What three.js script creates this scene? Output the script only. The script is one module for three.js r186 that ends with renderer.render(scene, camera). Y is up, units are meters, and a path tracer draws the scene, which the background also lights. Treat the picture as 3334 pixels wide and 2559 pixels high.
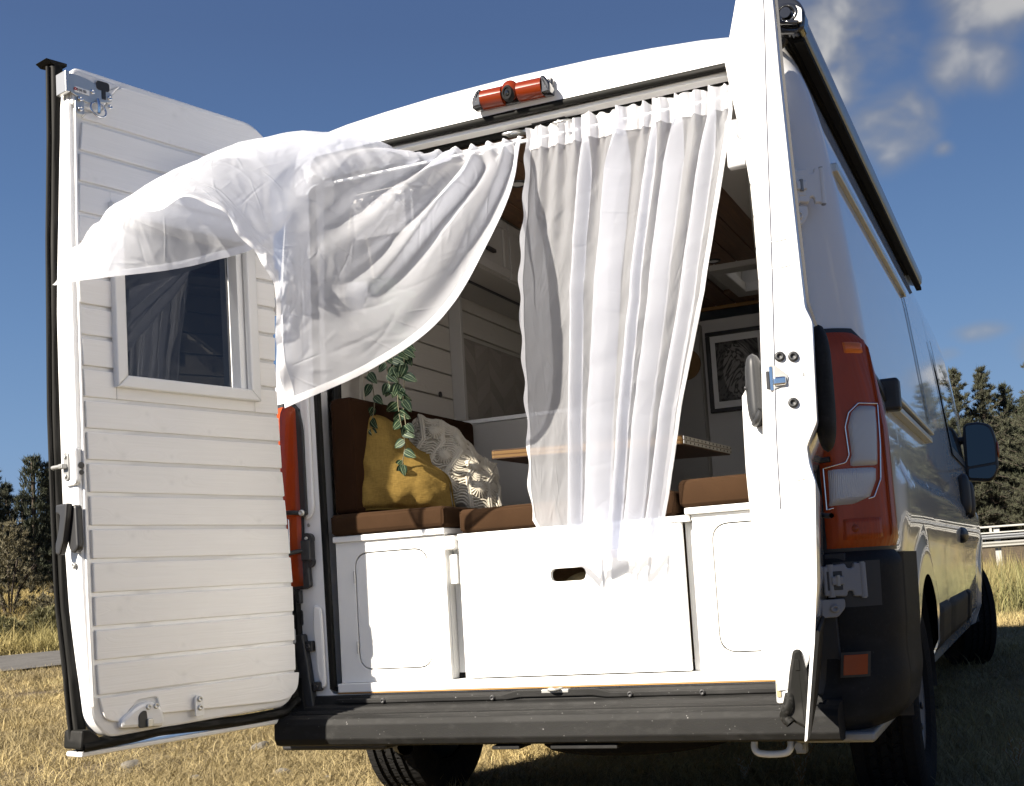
import * as THREE from 'three';
import { RoundedBoxGeometry } from 'three/addons/geometries/RoundedBoxGeometry.js';
import { mergeGeometries, mergeVertices, toCreasedNormals } from 'three/addons/utils/BufferGeometryUtils.js';
import { FontLoader } from 'three/addons/loaders/FontLoader.js';
import { TextGeometry } from 'three/addons/geometries/TextGeometry.js';

// ---------------------------------------------------------------- camera, sky, sun, exposure
const scene = new THREE.Scene();
const camera = new THREE.PerspectiveCamera(37.24, 1024 / 786, 0.05, 900);
camera.position.set(1.4471, 0.8233, 3.3002);
camera.rotation.order = 'YXZ';
camera.rotation.set(0.0827, 0.3758, -0.0655);
camera.setViewOffset(1024, 786, -65.06, -90.14, 1024, 786);   // the photograph is an off-centre crop
const EXPOSURE = 3.1;
const renderer = new THREE.WebGLRenderer({ antialias: true });
renderer.setSize(1024, 786);
renderer.toneMapping = THREE.LinearToneMapping;
renderer.toneMappingExposure = EXPOSURE;
renderer.shadowMap.enabled = true;
const SUN = new THREE.Vector3(-0.398, 0.53, 0.75).normalize();
const sun = new THREE.DirectionalLight(0xfff5e6, 5.0);
sun.position.copy(SUN).multiplyScalar(40);
sun.castShadow = true;
Object.assign(sun.shadow.camera, { left: -12, right: 12, top: 12, bottom: -12, near: 1, far: 120 });
sun.shadow.mapSize.set(4096, 4096);
scene.add(sun);

// ---------------------------------------------------------------- random numbers and noise
function rng(seed) { let a = seed >>> 0; return () => { a = (a + 0x6d2b79f5) | 0; let t = Math.imul(a ^ (a >>> 15), 1 | a); t = (t + Math.imul(t ^ (t >>> 7), 61 | t)) ^ t; return ((t ^ (t >>> 14)) >>> 0) / 4294967296; }; }
const hash2 = (x, y, s = 0) => { let h = Math.imul(x | 0, 374761393) + Math.imul(y | 0, 668265263) + Math.imul(s | 0, 1442695041); h = Math.imul(h ^ (h >>> 13), 1274126177); return ((h ^ (h >>> 16)) >>> 0) / 4294967296; };
const smooth = (a, b, x) => { const t = Math.min(1, Math.max(0, (x - a) / (b - a))); return t * t * (3 - 2 * t); };
const mix = (a, b, t) => a + (b - a) * t;
const clamp = (x, a = 0, b = 1) => Math.min(b, Math.max(a, x));
function vnoise(x, y, s = 0, px = 0, py = 0) {
  const ix = Math.floor(x), iy = Math.floor(y), fx = x - ix, fy = y - iy, u = fx * fx * (3 - 2 * fx), v = fy * fy * (3 - 2 * fy);
  const w = (i, p) => (p ? ((i % p) + p) % p : i);
  const h = (a, b) => hash2(w(a, px), w(b, py), s);
  return mix(mix(h(ix, iy), h(ix + 1, iy), u), mix(h(ix, iy + 1), h(ix + 1, iy + 1), u), v);
}
function fbm(x, y, s = 0, oct = 4, px = 0, py = 0) { let a = 0.5, t = 0, n = 0; for (let i = 0; i < oct; i++) { t += a * vnoise(x, y, s + i * 17, px, py); n += a; a *= 0.5; x *= 2; y *= 2; px *= 2; py *= 2; } return t / n; }
const lerpTable = (T, y) => { if (y <= T[0][0]) return T[0][1]; for (let i = 1; i < T.length; i++) if (y <= T[i][0]) { const [a, b] = T[i - 1], [c, d] = T[i]; return mix(b, d, (y - a) / (c - a)); } return T[T.length - 1][1]; };
const srgb = (v) => (v <= 0.0031308 ? v * 12.92 : 1.055 * Math.pow(v, 1 / 2.4) - 0.055);
const lin = (v) => (v <= 0.04045 ? v / 12.92 : Math.pow((v + 0.055) / 1.055, 2.4));

// ---------------------------------------------------------------- sky
{
  const W = 4096, H = 2048, d = new Float32Array(W * H * 4);
  const stops = [[-0.1, 150, 168, 190], [0.0, 150, 172, 198], [0.06, 140, 168, 202], [0.13, 126, 159, 198], [0.22, 108, 142, 186], [0.32, 92, 124, 170], [0.44, 80, 106, 150], [0.7, 66, 90, 136], [1.0, 60, 82, 128]];
  const BLOBS = [[-6.8, 23.6, 4.2, 4.0, 1.0], [-5.0, 20.4, 3.6, 3.0, 0.85], [-7.6, 27.5, 3.4, 3.4, 0.8], [0.6, 25.0, 4.2, 2.6, 1.2], [-1.6, 22.0, 3.4, 2.4, 0.8], [3.5, 27, 4, 3, 1.1], [-2.6, 18.6, 1.1, 0.6, 0.75], [-5.0, 20.0, 1.4, 1.0, 0.6], [-1.8, 10.2, 2.2, 0.8, 0.62], [1.5, 9.2, 3.0, 1.2, 0.72], [-3.6, 9.3, 1.6, 0.7, 0.6], [9, 14, 5, 2.5, 0.6], [18, 24, 6, 4, 0.7], [28, 12, 7, 2.5, 0.6], [40, 28, 8, 5, 0.7], [14, 38, 7, 5, 0.7], [55, 16, 8, 3, 0.9], [75, 32, 10, 6, 0.6], [100, 20, 9, 4, 0.9]];
  for (let r = 0; r < H; r++) {
    const el = ((r + 0.5) / H - 0.5) * Math.PI, y = Math.sin(el);
    let c = [0, 0, 0];
    for (let i = 1; i < stops.length; i++) if (y <= stops[i][0] || i === stops.length - 1) { const a = stops[i - 1], b = stops[i], t = clamp((y - a[0]) / (b[0] - a[0])); c = [1, 2, 3].map((k) => lin(mix(a[k], b[k], t) / 255)); break; }
    for (let q = 0; q < W; q++) {
      const az = ((q + 0.5) / W - 0.5) * 2 * Math.PI, x = Math.cos(az) * Math.cos(el), z = Math.sin(az) * Math.cos(el);
      const cs = x * SUN.x + y * SUN.y + z * SUN.z, glow = 1 + 0.3 * smooth(-0.3, 1, cs) + 1.6 * Math.pow(Math.max(0, cs), 24);
      let a = 0, lum = 0.62;
      if (y > 0.005) {
        const k = 1 / (y + 0.22), cx = x * k, cz = z * k;
        const n = fbm(cx * 2.0 + 11.3, cz * 2.0 + 5.1, 3, 5), m = fbm(cx * 0.75 + 3.7, cz * 0.75 + 1.9, 9, 3);
        const east = smooth(-0.30, -0.02, x / Math.hypot(x, z));         // clouds gather on the right-hand half of the sky
        const azd = Math.atan2(x, -z) * 57.296, eld = el * 57.296;
        let blob = 0; for (const [ca, ce, sa, se, q] of BLOBS) blob = Math.max(blob, q * Math.exp(-(((azd - ca) / sa) ** 2 + ((eld - ce) / se) ** 2)));
        const f = blob < 0.12 ? 0 : fbm(azd * 0.26 + 40 + 0.9 * fbm(azd * 0.25, eld * 0.25, 8, 3), eld * 0.42 + 12 + 0.7 * fbm(azd * 0.2 + 9, eld * 0.3, 6, 3), 23, 7);
        const cover = mix(-0.45, -0.26, east) + (m - 0.5) * 0.5 - (azd > -25 && azd < 12 && eld < 40 ? 0.3 * (1 - 0) : 0);
        a = Math.max(smooth(0.46, 0.78, n + cover) * 0.8 * smooth(0.0, 0.1, y), smooth(0.34, 0.98, blob * (0.20 + 1.5 * f)) * 0.9);
        lum = 0.46 + 0.34 * smooth(0.3, 0.9, a * (0.6 + 0.7 * f));
      }
      const o = (r * W + q) * 4;
      for (let i = 0; i < 3; i++) d[o + i] = mix(c[i] * glow, lum * [0.8, 0.79, 0.78][i] * (0.85 + 0.3 * smooth(-0.5, 1, cs)), a) / EXPOSURE;
      d[o + 3] = 1;
    }
  }
  const t = new THREE.DataTexture(d, W, H, THREE.RGBAFormat, THREE.FloatType);
  t.mapping = THREE.EquirectangularReflectionMapping; t.magFilter = THREE.LinearFilter; t.needsUpdate = true;
  scene.background = t; scene.environment = t;
}

// ---------------------------------------------------------------- naming helpers
const taken = new Map();
function numbered(n) { const k = taken.get(n) ?? 0; taken.set(n, k + 1); return k ? n + '_' + String(k).padStart(3, '0') : n; }
function tag(o, label, category, group, kind) { Object.assign(o.userData, { label }); if (category) o.userData.category = category; if (group) o.userData.group = group; if (kind) o.userData.kind = kind; return o; }
function thing(name, label, category, p = [0, 0, 0], group) { const o = new THREE.Group(); o.name = numbered(name); o.position.set(...p); scene.add(o); return tag(o, label, category, group); }
const shade = (m) => { m.castShadow = true; m.receiveShadow = true; return m; };
function part(name, geo, mat, parent = scene) {
  const g = Array.isArray(geo) ? merged(geo) : geo;
  const m = shade(new THREE.Mesh(g, mat)); m.name = parent === scene ? numbered(name) : name + suffix(parent, name); parent.add(m); return m;
}
function suffix(parent, name) { const k = parent.userData['n'] ?? (parent.userData['n'] = {}); const i = k[name] ?? 0; k[name] = i + 1; return i ? '_' + String(i).padStart(3, '0') : ''; }
function structure(name, geo, mat, label) { const m = part(name, geo, mat); m.userData.kind = 'structure'; if (label) m.userData.label = label; return m; }

// ---------------------------------------------------------------- geometry helpers
function plain(g) { const h = g.index ? g.toNonIndexed() : g; for (const k of Object.keys(h.attributes)) if (!['position', 'normal', 'uv'].includes(k)) h.deleteAttribute(k); if (!h.attributes.normal) h.computeVertexNormals(); if (!h.attributes.uv) metreUV(h); return h; }
function merged(list) { return list.length === 1 ? list[0] : mergeGeometries(list.map(plain)); }
function metreUV(g, ou = 0, ov = 0) {                                // uv in metres, by the main direction of each face
  const h = g.index ? g.toNonIndexed() : g, p = h.attributes.position, n = p.count, uv = new Float32Array(n * 2), A = new THREE.Vector3(), B = new THREE.Vector3(), C = new THREE.Vector3();
  for (let i = 0; i < n; i += 3) {
    A.fromBufferAttribute(p, i); B.fromBufferAttribute(p, i + 1).sub(A); C.fromBufferAttribute(p, i + 2).sub(A); B.cross(C);
    const ax = Math.abs(B.x), ay = Math.abs(B.y), az = Math.abs(B.z);
    for (let k = 0; k < 3; k++) { const x = p.getX(i + k), y = p.getY(i + k), z = p.getZ(i + k); const [u, v] = az >= ax && az >= ay ? [x, y] : ax >= ay ? [z, y] : [x, z]; uv[(i + k) * 2] = u + ou; uv[(i + k) * 2 + 1] = v + ov; }
  }
  h.setAttribute('uv', new THREE.BufferAttribute(uv, 2)); return h;
}
function box(w, h, d, x = 0, y = 0, z = 0, r = 0.004, seg = 1) { const g = r > 0 ? new RoundedBoxGeometry(w, h, d, seg, Math.min(r, w / 2.01, h / 2.01, d / 2.01)) : new THREE.BoxGeometry(w, h, d); g.translate(x, y, z); return metreUV(g); }
const span = (x0, x1, y0, y1, z0, z1, r = 0.004, seg = 1) => box(x1 - x0, y1 - y0, z1 - z0, (x0 + x1) / 2, (y0 + y1) / 2, (z0 + z1) / 2, r, seg);
function cyl(r, h, x, y, z, axis = 'y', r2 = r, seg = 20) { const g = new THREE.CylinderGeometry(r2, r, h, seg); if (axis === 'x') g.rotateZ(Math.PI / 2); if (axis === 'z') g.rotateX(Math.PI / 2); return g.translate(x, y, z); }
function tube(pts, r, seg = 24, rad = 8, closed = false) { return new THREE.TubeGeometry(new THREE.CatmullRomCurve3(pts.map((p) => new THREE.Vector3(...p)), closed), seg, r, rad, closed); }
function poly(pts) { const s = new THREE.Shape(); pts.forEach(([x, y], i) => (i ? s.lineTo(x, y) : s.moveTo(x, y))); s.closePath(); return s; }
function rpoly(pts, r) {                                             // polygon with rounded corners; r is a number or one per corner
  const s = new THREE.Shape(), n = pts.length;
  pts.forEach((p, i) => {
    const a = pts[(i + n - 1) % n], b = pts[(i + 1) % n], R = Array.isArray(r) ? r[i] : r;
    const d1 = Math.hypot(a[0] - p[0], a[1] - p[1]), d2 = Math.hypot(b[0] - p[0], b[1] - p[1]), q = Math.min(R, d1 / 2.01, d2 / 2.01);
    const s1 = [p[0] + ((a[0] - p[0]) * q) / d1, p[1] + ((a[1] - p[1]) * q) / d1], s2 = [p[0] + ((b[0] - p[0]) * q) / d2, p[1] + ((b[1] - p[1]) * q) / d2];
    i ? s.lineTo(...s1) : s.moveTo(...s1); s.quadraticCurveTo(p[0], p[1], ...s2);
  });
  s.closePath(); return s;
}
function ext(shape, depth, bevel = 0, curve = 8) { return new THREE.ExtrudeGeometry(shape, { depth: depth - 2 * bevel, bevelEnabled: bevel > 0, bevelThickness: bevel, bevelSize: bevel, bevelOffset: -bevel, bevelSegments: 2, curveSegments: curve }).translate(0, 0, bevel); }
function gridMesh(nu, nv, f, skip) {                                 // f(u, v) -> [x, y, z]
  const pos = [], uv = [], idx = [];
  for (let j = 0; j <= nv; j++) for (let i = 0; i <= nu; i++) { const p = f(i / nu, j / nv, i, j); pos.push(p[0], p[1], p[2]); uv.push(i / nu, j / nv); }
  for (let j = 0; j < nv; j++) for (let i = 0; i < nu; i++) { if (skip && skip(i, j)) continue; const a = j * (nu + 1) + i, b = a + 1, c = a + nu + 1, e = c + 1; idx.push(a, b, e, a, e, c); }
  const g = new THREE.BufferGeometry(); g.setAttribute('position', new THREE.Float32BufferAttribute(pos, 3)); g.setAttribute('uv', new THREE.Float32BufferAttribute(uv, 2)); g.setIndex(idx); g.computeVertexNormals(); return g;
}
const remap = (g, f) => { const p = g.attributes.position; for (let i = 0; i < p.count; i++) p.setXYZ(i, ...f(p.getX(i), p.getY(i), p.getZ(i))); g.computeVertexNormals(); return g; };
function bolt(r, x, y, z, axis = 'z', s = 1) { const g = new THREE.LatheGeometry([[0, 0.35 * r], [0.42 * r, 0.35 * r], [0.45 * r, 0.7 * r], [0.8 * r, 0.62 * r], [r, 0.25 * r], [r, 0]].map((p) => new THREE.Vector2(...p)), 16); if (axis === 'z') g.rotateX((s * Math.PI) / 2); if (axis === 'x') g.rotateZ((-s * Math.PI) / 2); return g.translate(x, y, z); }

// ---------------------------------------------------------------- textures
function tex(w, h, f, color) {
  const d = new Uint8Array(w * h * 4);
  for (let j = 0; j < h; j++) for (let i = 0; i < w; i++) { const c = f(i / w, j / h, i, j), o = (j * w + i) * 4; for (let k = 0; k < 3; k++) d[o + k] = Math.round(255 * clamp(color ? srgb(Math.max(0, Array.isArray(c) ? c[k] : c)) : Array.isArray(c) ? c[k] : c)); d[o + 3] = 255; }
  const t = new THREE.DataTexture(d, w, h, THREE.RGBAFormat); t.wrapS = t.wrapT = THREE.RepeatWrapping; t.magFilter = THREE.LinearFilter; t.minFilter = THREE.LinearMipmapLinearFilter; t.generateMipmaps = true; if (color) t.colorSpace = THREE.SRGBColorSpace; t.needsUpdate = true; return t;
}
const rep = (t, u, v) => { const c = t.clone(); c.repeat.set(u, v); c.needsUpdate = true; return c; };
// wood grain along u, with a few knots; 0..1
const grain = (seed, knots) => { const R = rng(seed), K = Array.from({ length: knots }, () => [R(), R(), 0.012 + 0.018 * R()]); return (u, v) => { let warp = 0, kn = 0; for (const [a, b, r] of K) { let du = Math.abs(u - a); du = Math.min(du, 1 - du); let dv = v - b; dv -= Math.round(dv); const q = Math.exp(-((du / (r * 2.2)) ** 2 + (dv / (r * 2.4)) ** 2)); warp += q * 0.06 * Math.sign(dv); kn = Math.max(kn, Math.exp(-((du / (r * 0.6)) ** 2 + (dv / (r * 1.2)) ** 2))); } const y = v + warp + 0.02 * (fbm(u * 4, v * 4, seed, 3, 4, 4) - 0.5); return { g: 0.6 * vnoise(u * 6, y * 90, seed, 6, 90) + 0.4 * vnoise(u * 10, y * 210, seed + 5, 10, 210), k: kn }; }; };
const gW = grain(5, 9), gB = grain(23, 7);
const plankBump = tex(1024, 512, (u, v) => { const { g, k } = gW(u, v); return clamp(0.45 + 0.35 * g - 0.45 * k); });
const plankColor = tex(512, 512, (u, v) => { const { g, k } = gW(u, v); const f = 0.93 + 0.05 * g - 0.06 * k + 0.04 * (fbm(u * 5, v * 5, 31, 3, 5, 5) - 0.5); return [0.86 * f, 0.85 * f, 0.825 * f]; }, true);
const brownWood = tex(1024, 512, (u, v) => { const { g, k } = gB(u, v), f = 0.55 + 0.6 * g * fbm(u * 3, v * 6, 77, 3, 3, 6) * 1.6; return [0.15 * f * (1 - 0.5 * k), 0.078 * f * (1 - 0.6 * k), 0.037 * f * (1 - 0.6 * k)]; }, true);
const plasticBump = tex(512, 512, (u, v) => 0.5 + 0.5 * (fbm(u * 128, v * 128, 4, 2, 128, 128) - 0.5));
const bumperColor = (() => { const R = rng(91), S = Array.from({ length: 700 }, () => [R(), R(), 0.0006 + 0.0012 * R() ** 3, 0.1 + 0.45 * R()]); const N = 1024, buf = new Float32Array(N * N); for (const [a, b, r, q] of S) { const ri = Math.ceil(r * N) + 1; for (let y = -ri; y <= ri; y++) for (let x = -ri; x <= ri; x++) { const dd = Math.hypot(x, y) / (r * N); if (dd < 1) buf[(((Math.floor(b * N) + y + N) % N)) * N + ((Math.floor(a * N) + x + N) % N)] = q; } } return tex(N, N, (u, v, i, j) => { const f = 0.0105 + 0.012 * (fbm(u * 6, v * 6, 12, 5, 6, 6) - 0.4) + 0.010 * smooth(0.5, 0.85, fbm(u * 3, v * 14, 44, 5, 3, 14)) + 0.005 * smooth(0.55, 0.8, fbm(u * 30, v * 60, 47, 3, 30, 60)) + 0.35 * buf[j * N + i]; return [f, f * 0.99, f * 0.96]; }, true); })();
const weaveBump = tex(512, 512, (u, v) => { const a = Math.abs(Math.sin(u * Math.PI * 96 + 0.8 * fbm(u * 8, v * 8, 2, 2, 8, 8))), b = Math.abs(Math.sin(v * Math.PI * 96 + 0.8 * fbm(u * 8, v * 8, 7, 2, 8, 8))); return 0.25 * a + 0.25 * b + 0.5 * vnoise(u * 24, v * 160, 3, 24, 160); });
const weaveColor = tex(512, 512, (u, v) => { const f = 0.8 + 0.45 * (0.5 * vnoise(u * 20, v * 170, 9, 20, 170) + 0.5 * vnoise(u * 170, v * 20, 19, 170, 20)) - 0.12; return [0.25 * f, 0.163 * f, 0.044 * f]; }, true);
const suede = tex(512, 512, (u, v) => { const f = 0.82 + 0.36 * fbm(u * 7, v * 7, 8, 5, 7, 7) * (0.8 + 0.4 * vnoise(u * 200, v * 200, 6, 200, 200)); return [0.033 * f, 0.0178 * f, 0.0092 * f]; }, true);
const clothBump = (() => {
  const N = 1024, h = new Float32Array(N * N), R = rng(313);
  for (let k = 0; k < 260; k++) {                                    // long soft creases, mostly along v
    const x0 = R() * N, y0 = R() * N, a = (R() < 0.65 ? Math.PI / 2 : 0.3) + (R() - 0.5) * 1.5, L = N * (0.08 + 0.3 * R() * R()), w = 3 + 9 * R(), q = (R() < 0.5 ? 1 : -1) * (0.3 + 0.7 * R()), ca = Math.cos(a), sa = Math.sin(a), r = Math.ceil(L / 2 + w * 3);
    for (let y = -r; y <= r; y++) for (let x = -r; x <= r; x++) { const l = x * ca + y * sa, d = -x * sa + y * ca + 6 * Math.sin(l * 0.02 + k); if (Math.abs(l) > L / 2 || Math.abs(d) > w * 3) continue; const f = Math.cos((l / L) * Math.PI); h[((Math.floor(y0 + y) % N) + N) % N * N + ((Math.floor(x0 + x) % N) + N) % N] += q * f * Math.exp(-(d * d) / (w * w)) * 0.35; }
  }
  return tex(N, N, (u, v, x, y) => clamp(0.5 + 0.30 * h[y * N + x] + 0.25 * (fbm(u * 6, v * 4, 40, 3, 6, 4) - 0.5)));
})();
const rubberColor = tex(256, 256, (u, v) => { const f = 0.008 + 0.02 * smooth(0.45, 0.8, fbm(u * 6, v * 6, 51, 4, 6, 6)); return [f, f * 0.97, f * 0.9]; }, true);
const roadColor = tex(512, 512, (u, v) => { const f = 0.10 + 0.05 * (fbm(u * 10, v * 10, 3, 5, 10, 10) - 0.5) + 0.04 * (vnoise(u * 160, v * 160, 8, 160, 160) - 0.5); return [f * 1.05, f, f * 0.93]; }, true);
const soilColor = tex(1024, 1024, (u, v) => { const a = fbm(u * 9, v * 9, 21, 5, 9, 9), b = fbm(u * 40, v * 40, 27, 3, 40, 40), s = vnoise(u * 300, v * 300, 5, 300, 300); const t = clamp(0.25 + 1.1 * (a - 0.5) + 0.7 * (b - 0.5) + 0.3 * (s - 0.5)); return [mix(0.055, 0.17, t), mix(0.038, 0.122, t), mix(0.021, 0.062, t)]; }, true);
const soilBump = tex(512, 512, (u, v) => 0.6 * fbm(u * 24, v * 24, 33, 4, 24, 24) + 0.4 * vnoise(u * 140, v * 140, 35, 140, 140));
const leafTex = tex(128, 256, (u, v) => { const x = Math.abs(u - 0.5) * 2, st = smooth(0.12, 0.0, Math.abs(x - 0.34 - 0.1 * Math.sin(v * 5))) * (0.5 + 0.5 * vnoise(u * 6, v * 10, 4)), md = smooth(0.07, 0.02, x), e = clamp(0.9 * st + 0.35 * md); return [mix(0.006, 0.24, e), mix(0.022, 0.29, e), mix(0.010, 0.17, e)]; }, true);
const ribBump = tex(256, 64, (u) => 0.5 + 0.5 * Math.sin(u * Math.PI * 2 * 16));
const lensColor = tex(256, 256, (u, v) => { const r = 0.82 + 0.12 * smooth(0.60, 0.615, u) * smooth(0.66, 0.645, u) + 0.12 * fbm(u * 2, v * 4, 5, 2, 2, 4) + 0.10 * smooth(0.16, 0.17, u) * smooth(0.3, 0.29, u); return [0.36 * r, 0.050 * r, 0.004 * r]; }, true);
const printTex = (() => { // framed print: an abstract pattern of dark swirls on grey paper
  return tex(256, 320, (u, v) => { const x = u - 0.5, y = v - 0.5, r = Math.hypot(x * 1.3, y), q = fbm(u * 5 + Math.sin(v * 7), v * 5 + Math.cos(u * 6), 14, 5); const line = Math.abs(Math.sin(14 * q + 6 * r)); const f = mix(0.03, 0.26, smooth(0.15, 0.8, line * (0.6 + 0.5 * fbm(u * 20, v * 20, 4, 3)))) * (r < 0.46 ? 1 : 0.4); return [f, f * 0.96, f * 0.92]; }, true); })();

// ---------------------------------------------------------------- materials
const std = (o) => new THREE.MeshStandardMaterial({ side: THREE.DoubleSide, ...o });
const phy = (o) => new THREE.MeshPhysicalMaterial({ side: THREE.DoubleSide, ...o });
const col = (r, g, b) => new THREE.Color().setRGB(r, g, b);
const M = {
  paint: phy({ color: col(0.72, 0.72, 0.715), roughness: 0.32, clearcoat: 1, clearcoatRoughness: 0.03 }),
  inner: phy({ color: col(0.78, 0.78, 0.765), roughness: 0.4, clearcoat: 0.5, clearcoatRoughness: 0.15 }),
  board: phy({ color: col(0.74, 0.74, 0.725), roughness: 0.45, clearcoat: 0.2, clearcoatRoughness: 0.3 }),
  shadedWhite: std({ color: col(0.36, 0.345, 0.315), roughness: 0.6 }),  // white of the interior, greyed: the shade in there is put into the colour
  shadedPlank: std({ map: rep(plankColor, 1.3, 2.6), color: col(0.50, 0.475, 0.43), bumpMap: rep(plankBump, 1.3, 2.6), bumpScale: 0.0018, roughness: 0.55 }),  // darker copy of the door planks, interior shade multiplied into the colour
  plank: std({ map: rep(plankColor, 1.3, 2.6), bumpMap: rep(plankBump, 1.3, 2.6), bumpScale: 0.0014, roughness: 0.5 }),
  brown: std({ map: rep(brownWood, 1.2, 2.4), roughness: 0.6 }),
  plastic: phy({ specularIntensity: 0.35, map: rep(bumperColor, 0.9, 0.9), bumpMap: rep(plasticBump, 5, 5), bumpScale: 0.0006, roughness: 0.66 }),
  shadedPlastic: phy({ specularIntensity: 0.5, map: rep(bumperColor, 0.9, 0.9), color: col(0.5, 0.53, 0.58), bumpMap: rep(plasticBump, 5, 5), bumpScale: 0.0006, roughness: 0.6 }),  // darkened copy of the bumper plastic, shade of the corners put into its colour
  black: std({ color: col(0.02, 0.02, 0.021), roughness: 0.45 }),
  gloss: phy({ color: col(0.012, 0.012, 0.013), roughness: 0.12, clearcoat: 1, clearcoatRoughness: 0.03 }),
  rubber: phy({ specularIntensity: 0.25, map: rep(rubberColor, 3, 3), roughness: 0.62 }),
  greyPlastic: std({ color: col(0.022, 0.023, 0.025), roughness: 0.5 }),
  hinge: std({ color: col(0.22, 0.23, 0.25), roughness: 0.5 }),
  zinc: std({ color: col(0.55, 0.55, 0.53), roughness: 0.35, metalness: 0.9 }),
  chrome: std({ color: col(0.8, 0.8, 0.8), roughness: 0.12, metalness: 1 }),
  steel: std({ color: col(0.3, 0.3, 0.29), roughness: 0.5, metalness: 0.6 }),
  alu: std({ color: col(0.62, 0.6, 0.55), roughness: 0.38, metalness: 0.85 }),
  lens: phy({ map: lensColor, bumpMap: ribBump, bumpScale: 0.0004, roughness: 0.35, specularIntensity: 0.5, clearcoat: 0.3, clearcoatRoughness: 0.05 }),
  amber: phy({ color: col(0.26, 0.038, 0.003), roughness: 0.3, specularIntensity: 0.6, clearcoat: 0.4, clearcoatRoughness: 0.05 }),
  clearLens: phy({ color: col(0.58, 0.58, 0.59), bumpMap: rep(ribBump, 2, 1), bumpScale: 0.0015, roughness: 0.2, clearcoat: 1, clearcoatRoughness: 0.04 }),
  darkGlass: phy({ color: col(0.045, 0.047, 0.052), transmission: 0.9, roughness: 0.0, thickness: 0, ior: 1.5 }),
  blackGlass: phy({ color: col(0.01, 0.011, 0.012), roughness: 0.03, clearcoat: 1, clearcoatRoughness: 0.0 }),
  mirror: std({ color: col(0.035, 0.045, 0.055), roughness: 0.02, metalness: 1 }),
  suede: phy({ map: rep(suede, 2, 2), bumpMap: rep(suede, 6, 6), bumpScale: 0.0015, roughness: 1, specularIntensity: 0.15 }),
  darkSuede: phy({ map: rep(suede, 2, 2), color: col(0.75, 0.64, 0.6), roughness: 1, specularIntensity: 0.15 }),
  yellow: phy({ specularIntensity: 0.15, map: rep(weaveColor, 2, 2), bumpMap: rep(weaveBump, 2, 2), bumpScale: 0.0015, roughness: 0.95 }),
  cream: std({ color: col(0.42, 0.385, 0.31), roughness: 0.95 }),
  cream2: std({ color: col(0.28, 0.25, 0.19), roughness: 0.95 }),
  ply: std({ color: col(0.28, 0.15, 0.04), roughness: 0.55 }),
  plyDark: std({ color: col(0.20, 0.10, 0.035), roughness: 0.6 }),
  tabletop: std({ map: rep(brownWood, 1.5, 3), color: col(0.9, 0.9, 0.9), roughness: 0.5 }),
  curtain: phy({ color: col(0.86, 0.875, 0.92), transmission: 0.845, roughness: 0.57, thickness: 0, ior: 1.1, specularIntensity: 0.1, bumpMap: rep(clothBump, 0.9, 0.9), bumpScale: 0.010 }),
  windCloth: phy({ color: col(0.80, 0.82, 0.875), transmission: 0.80, roughness: 0.70, thickness: 0, ior: 1.1, specularIntensity: 0.1, bumpMap: rep(clothBump, 0.9, 0.9), bumpScale: 0.016 }),
  hem: phy({ color: col(0.95, 0.95, 0.96), transmission: 0.68, roughness: 0.68, thickness: 0, ior: 1.1, specularIntensity: 0.1 }),
  leaf: phy({ map: leafTex, specularIntensity: 0.4, roughness: 0.55, transmission: 0.1, thickness: 0 }),
  stem: std({ color: col(0.10, 0.09, 0.05), roughness: 0.8 }),
  tyre: std({ color: col(0.028, 0.027, 0.026), roughness: 0.85 }),
  rim: std({ color: col(0.10, 0.11, 0.13), roughness: 0.5, metalness: 0.3 }),
  soil: std({ map: rep(soilColor, 0.55, 0.55), bumpMap: rep(soilBump, 0.9, 0.9), bumpScale: 0.03, roughness: 1 }),
  road: phy({ specularIntensity: 0.15, map: rep(roadColor, 0.4, 0.4), roughness: 0.95 }),
  rock: std({ color: col(0.12, 0.108, 0.088), roughness: 0.95 }),
  rail: std({ color: col(0.34, 0.335, 0.31), roughness: 0.5, metalness: 0.35 }),
  bark: std({ color: col(0.05, 0.038, 0.028), roughness: 1 }),
};

// ---------------------------------------------------------------- ground, road
const G = (x, z) => 0.9 * smooth(5.4, 15, -(0.89 * (x + 10.45) + 0.45 * (z + 7.9))) + 0.3 * (1 - Math.exp(-Math.max(0, -z - 2) / 9)) + 0.02 * (fbm(x * 1.4 + 50, z * 1.4 + 50, 71, 3) - 0.5) * smooth(0, 1, Math.hypot(x, z)) ;
const warp = (t) => Math.sign(t) * Math.pow(Math.abs(t), 2.6) * 420;
{
  const g = gridMesh(260, 260, (u, v) => { const x = warp(u * 2 - 1), z = warp(1 - v * 2); return [x, G(x, z), z]; });
  const p = g.attributes.position, uv = g.attributes.uv; for (let i = 0; i < p.count; i++) uv.setXY(i, p.getX(i), p.getZ(i));
  structure('ground', g, M.soil, 'dry straw coloured ground around the van');
}
const roadAt = (t, s) => { const x = -10.45 + 0.45 * t - 0.89 * s, z = -7.9 - 0.89 * t - 0.45 * s; return [x, z]; };   // t along, s across (0 near edge, 4.6 far edge)
{
  const g = gridMesh(160, 10, (u, v) => { const [x, z] = roadAt(mix(-40, 90, u), mix(0.15 * Math.sin(u * 160), 4.6 + 0.15 * Math.sin(u * 130), v)); return [x, G(x, z) + 0.035, z]; });
  const uv = g.attributes.uv, p = g.attributes.position; for (let i = 0; i < p.count; i++) uv.setXY(i, p.getX(i), p.getZ(i));
  structure('road', g, M.road, 'narrow grey tarmac road on the left');
}

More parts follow.
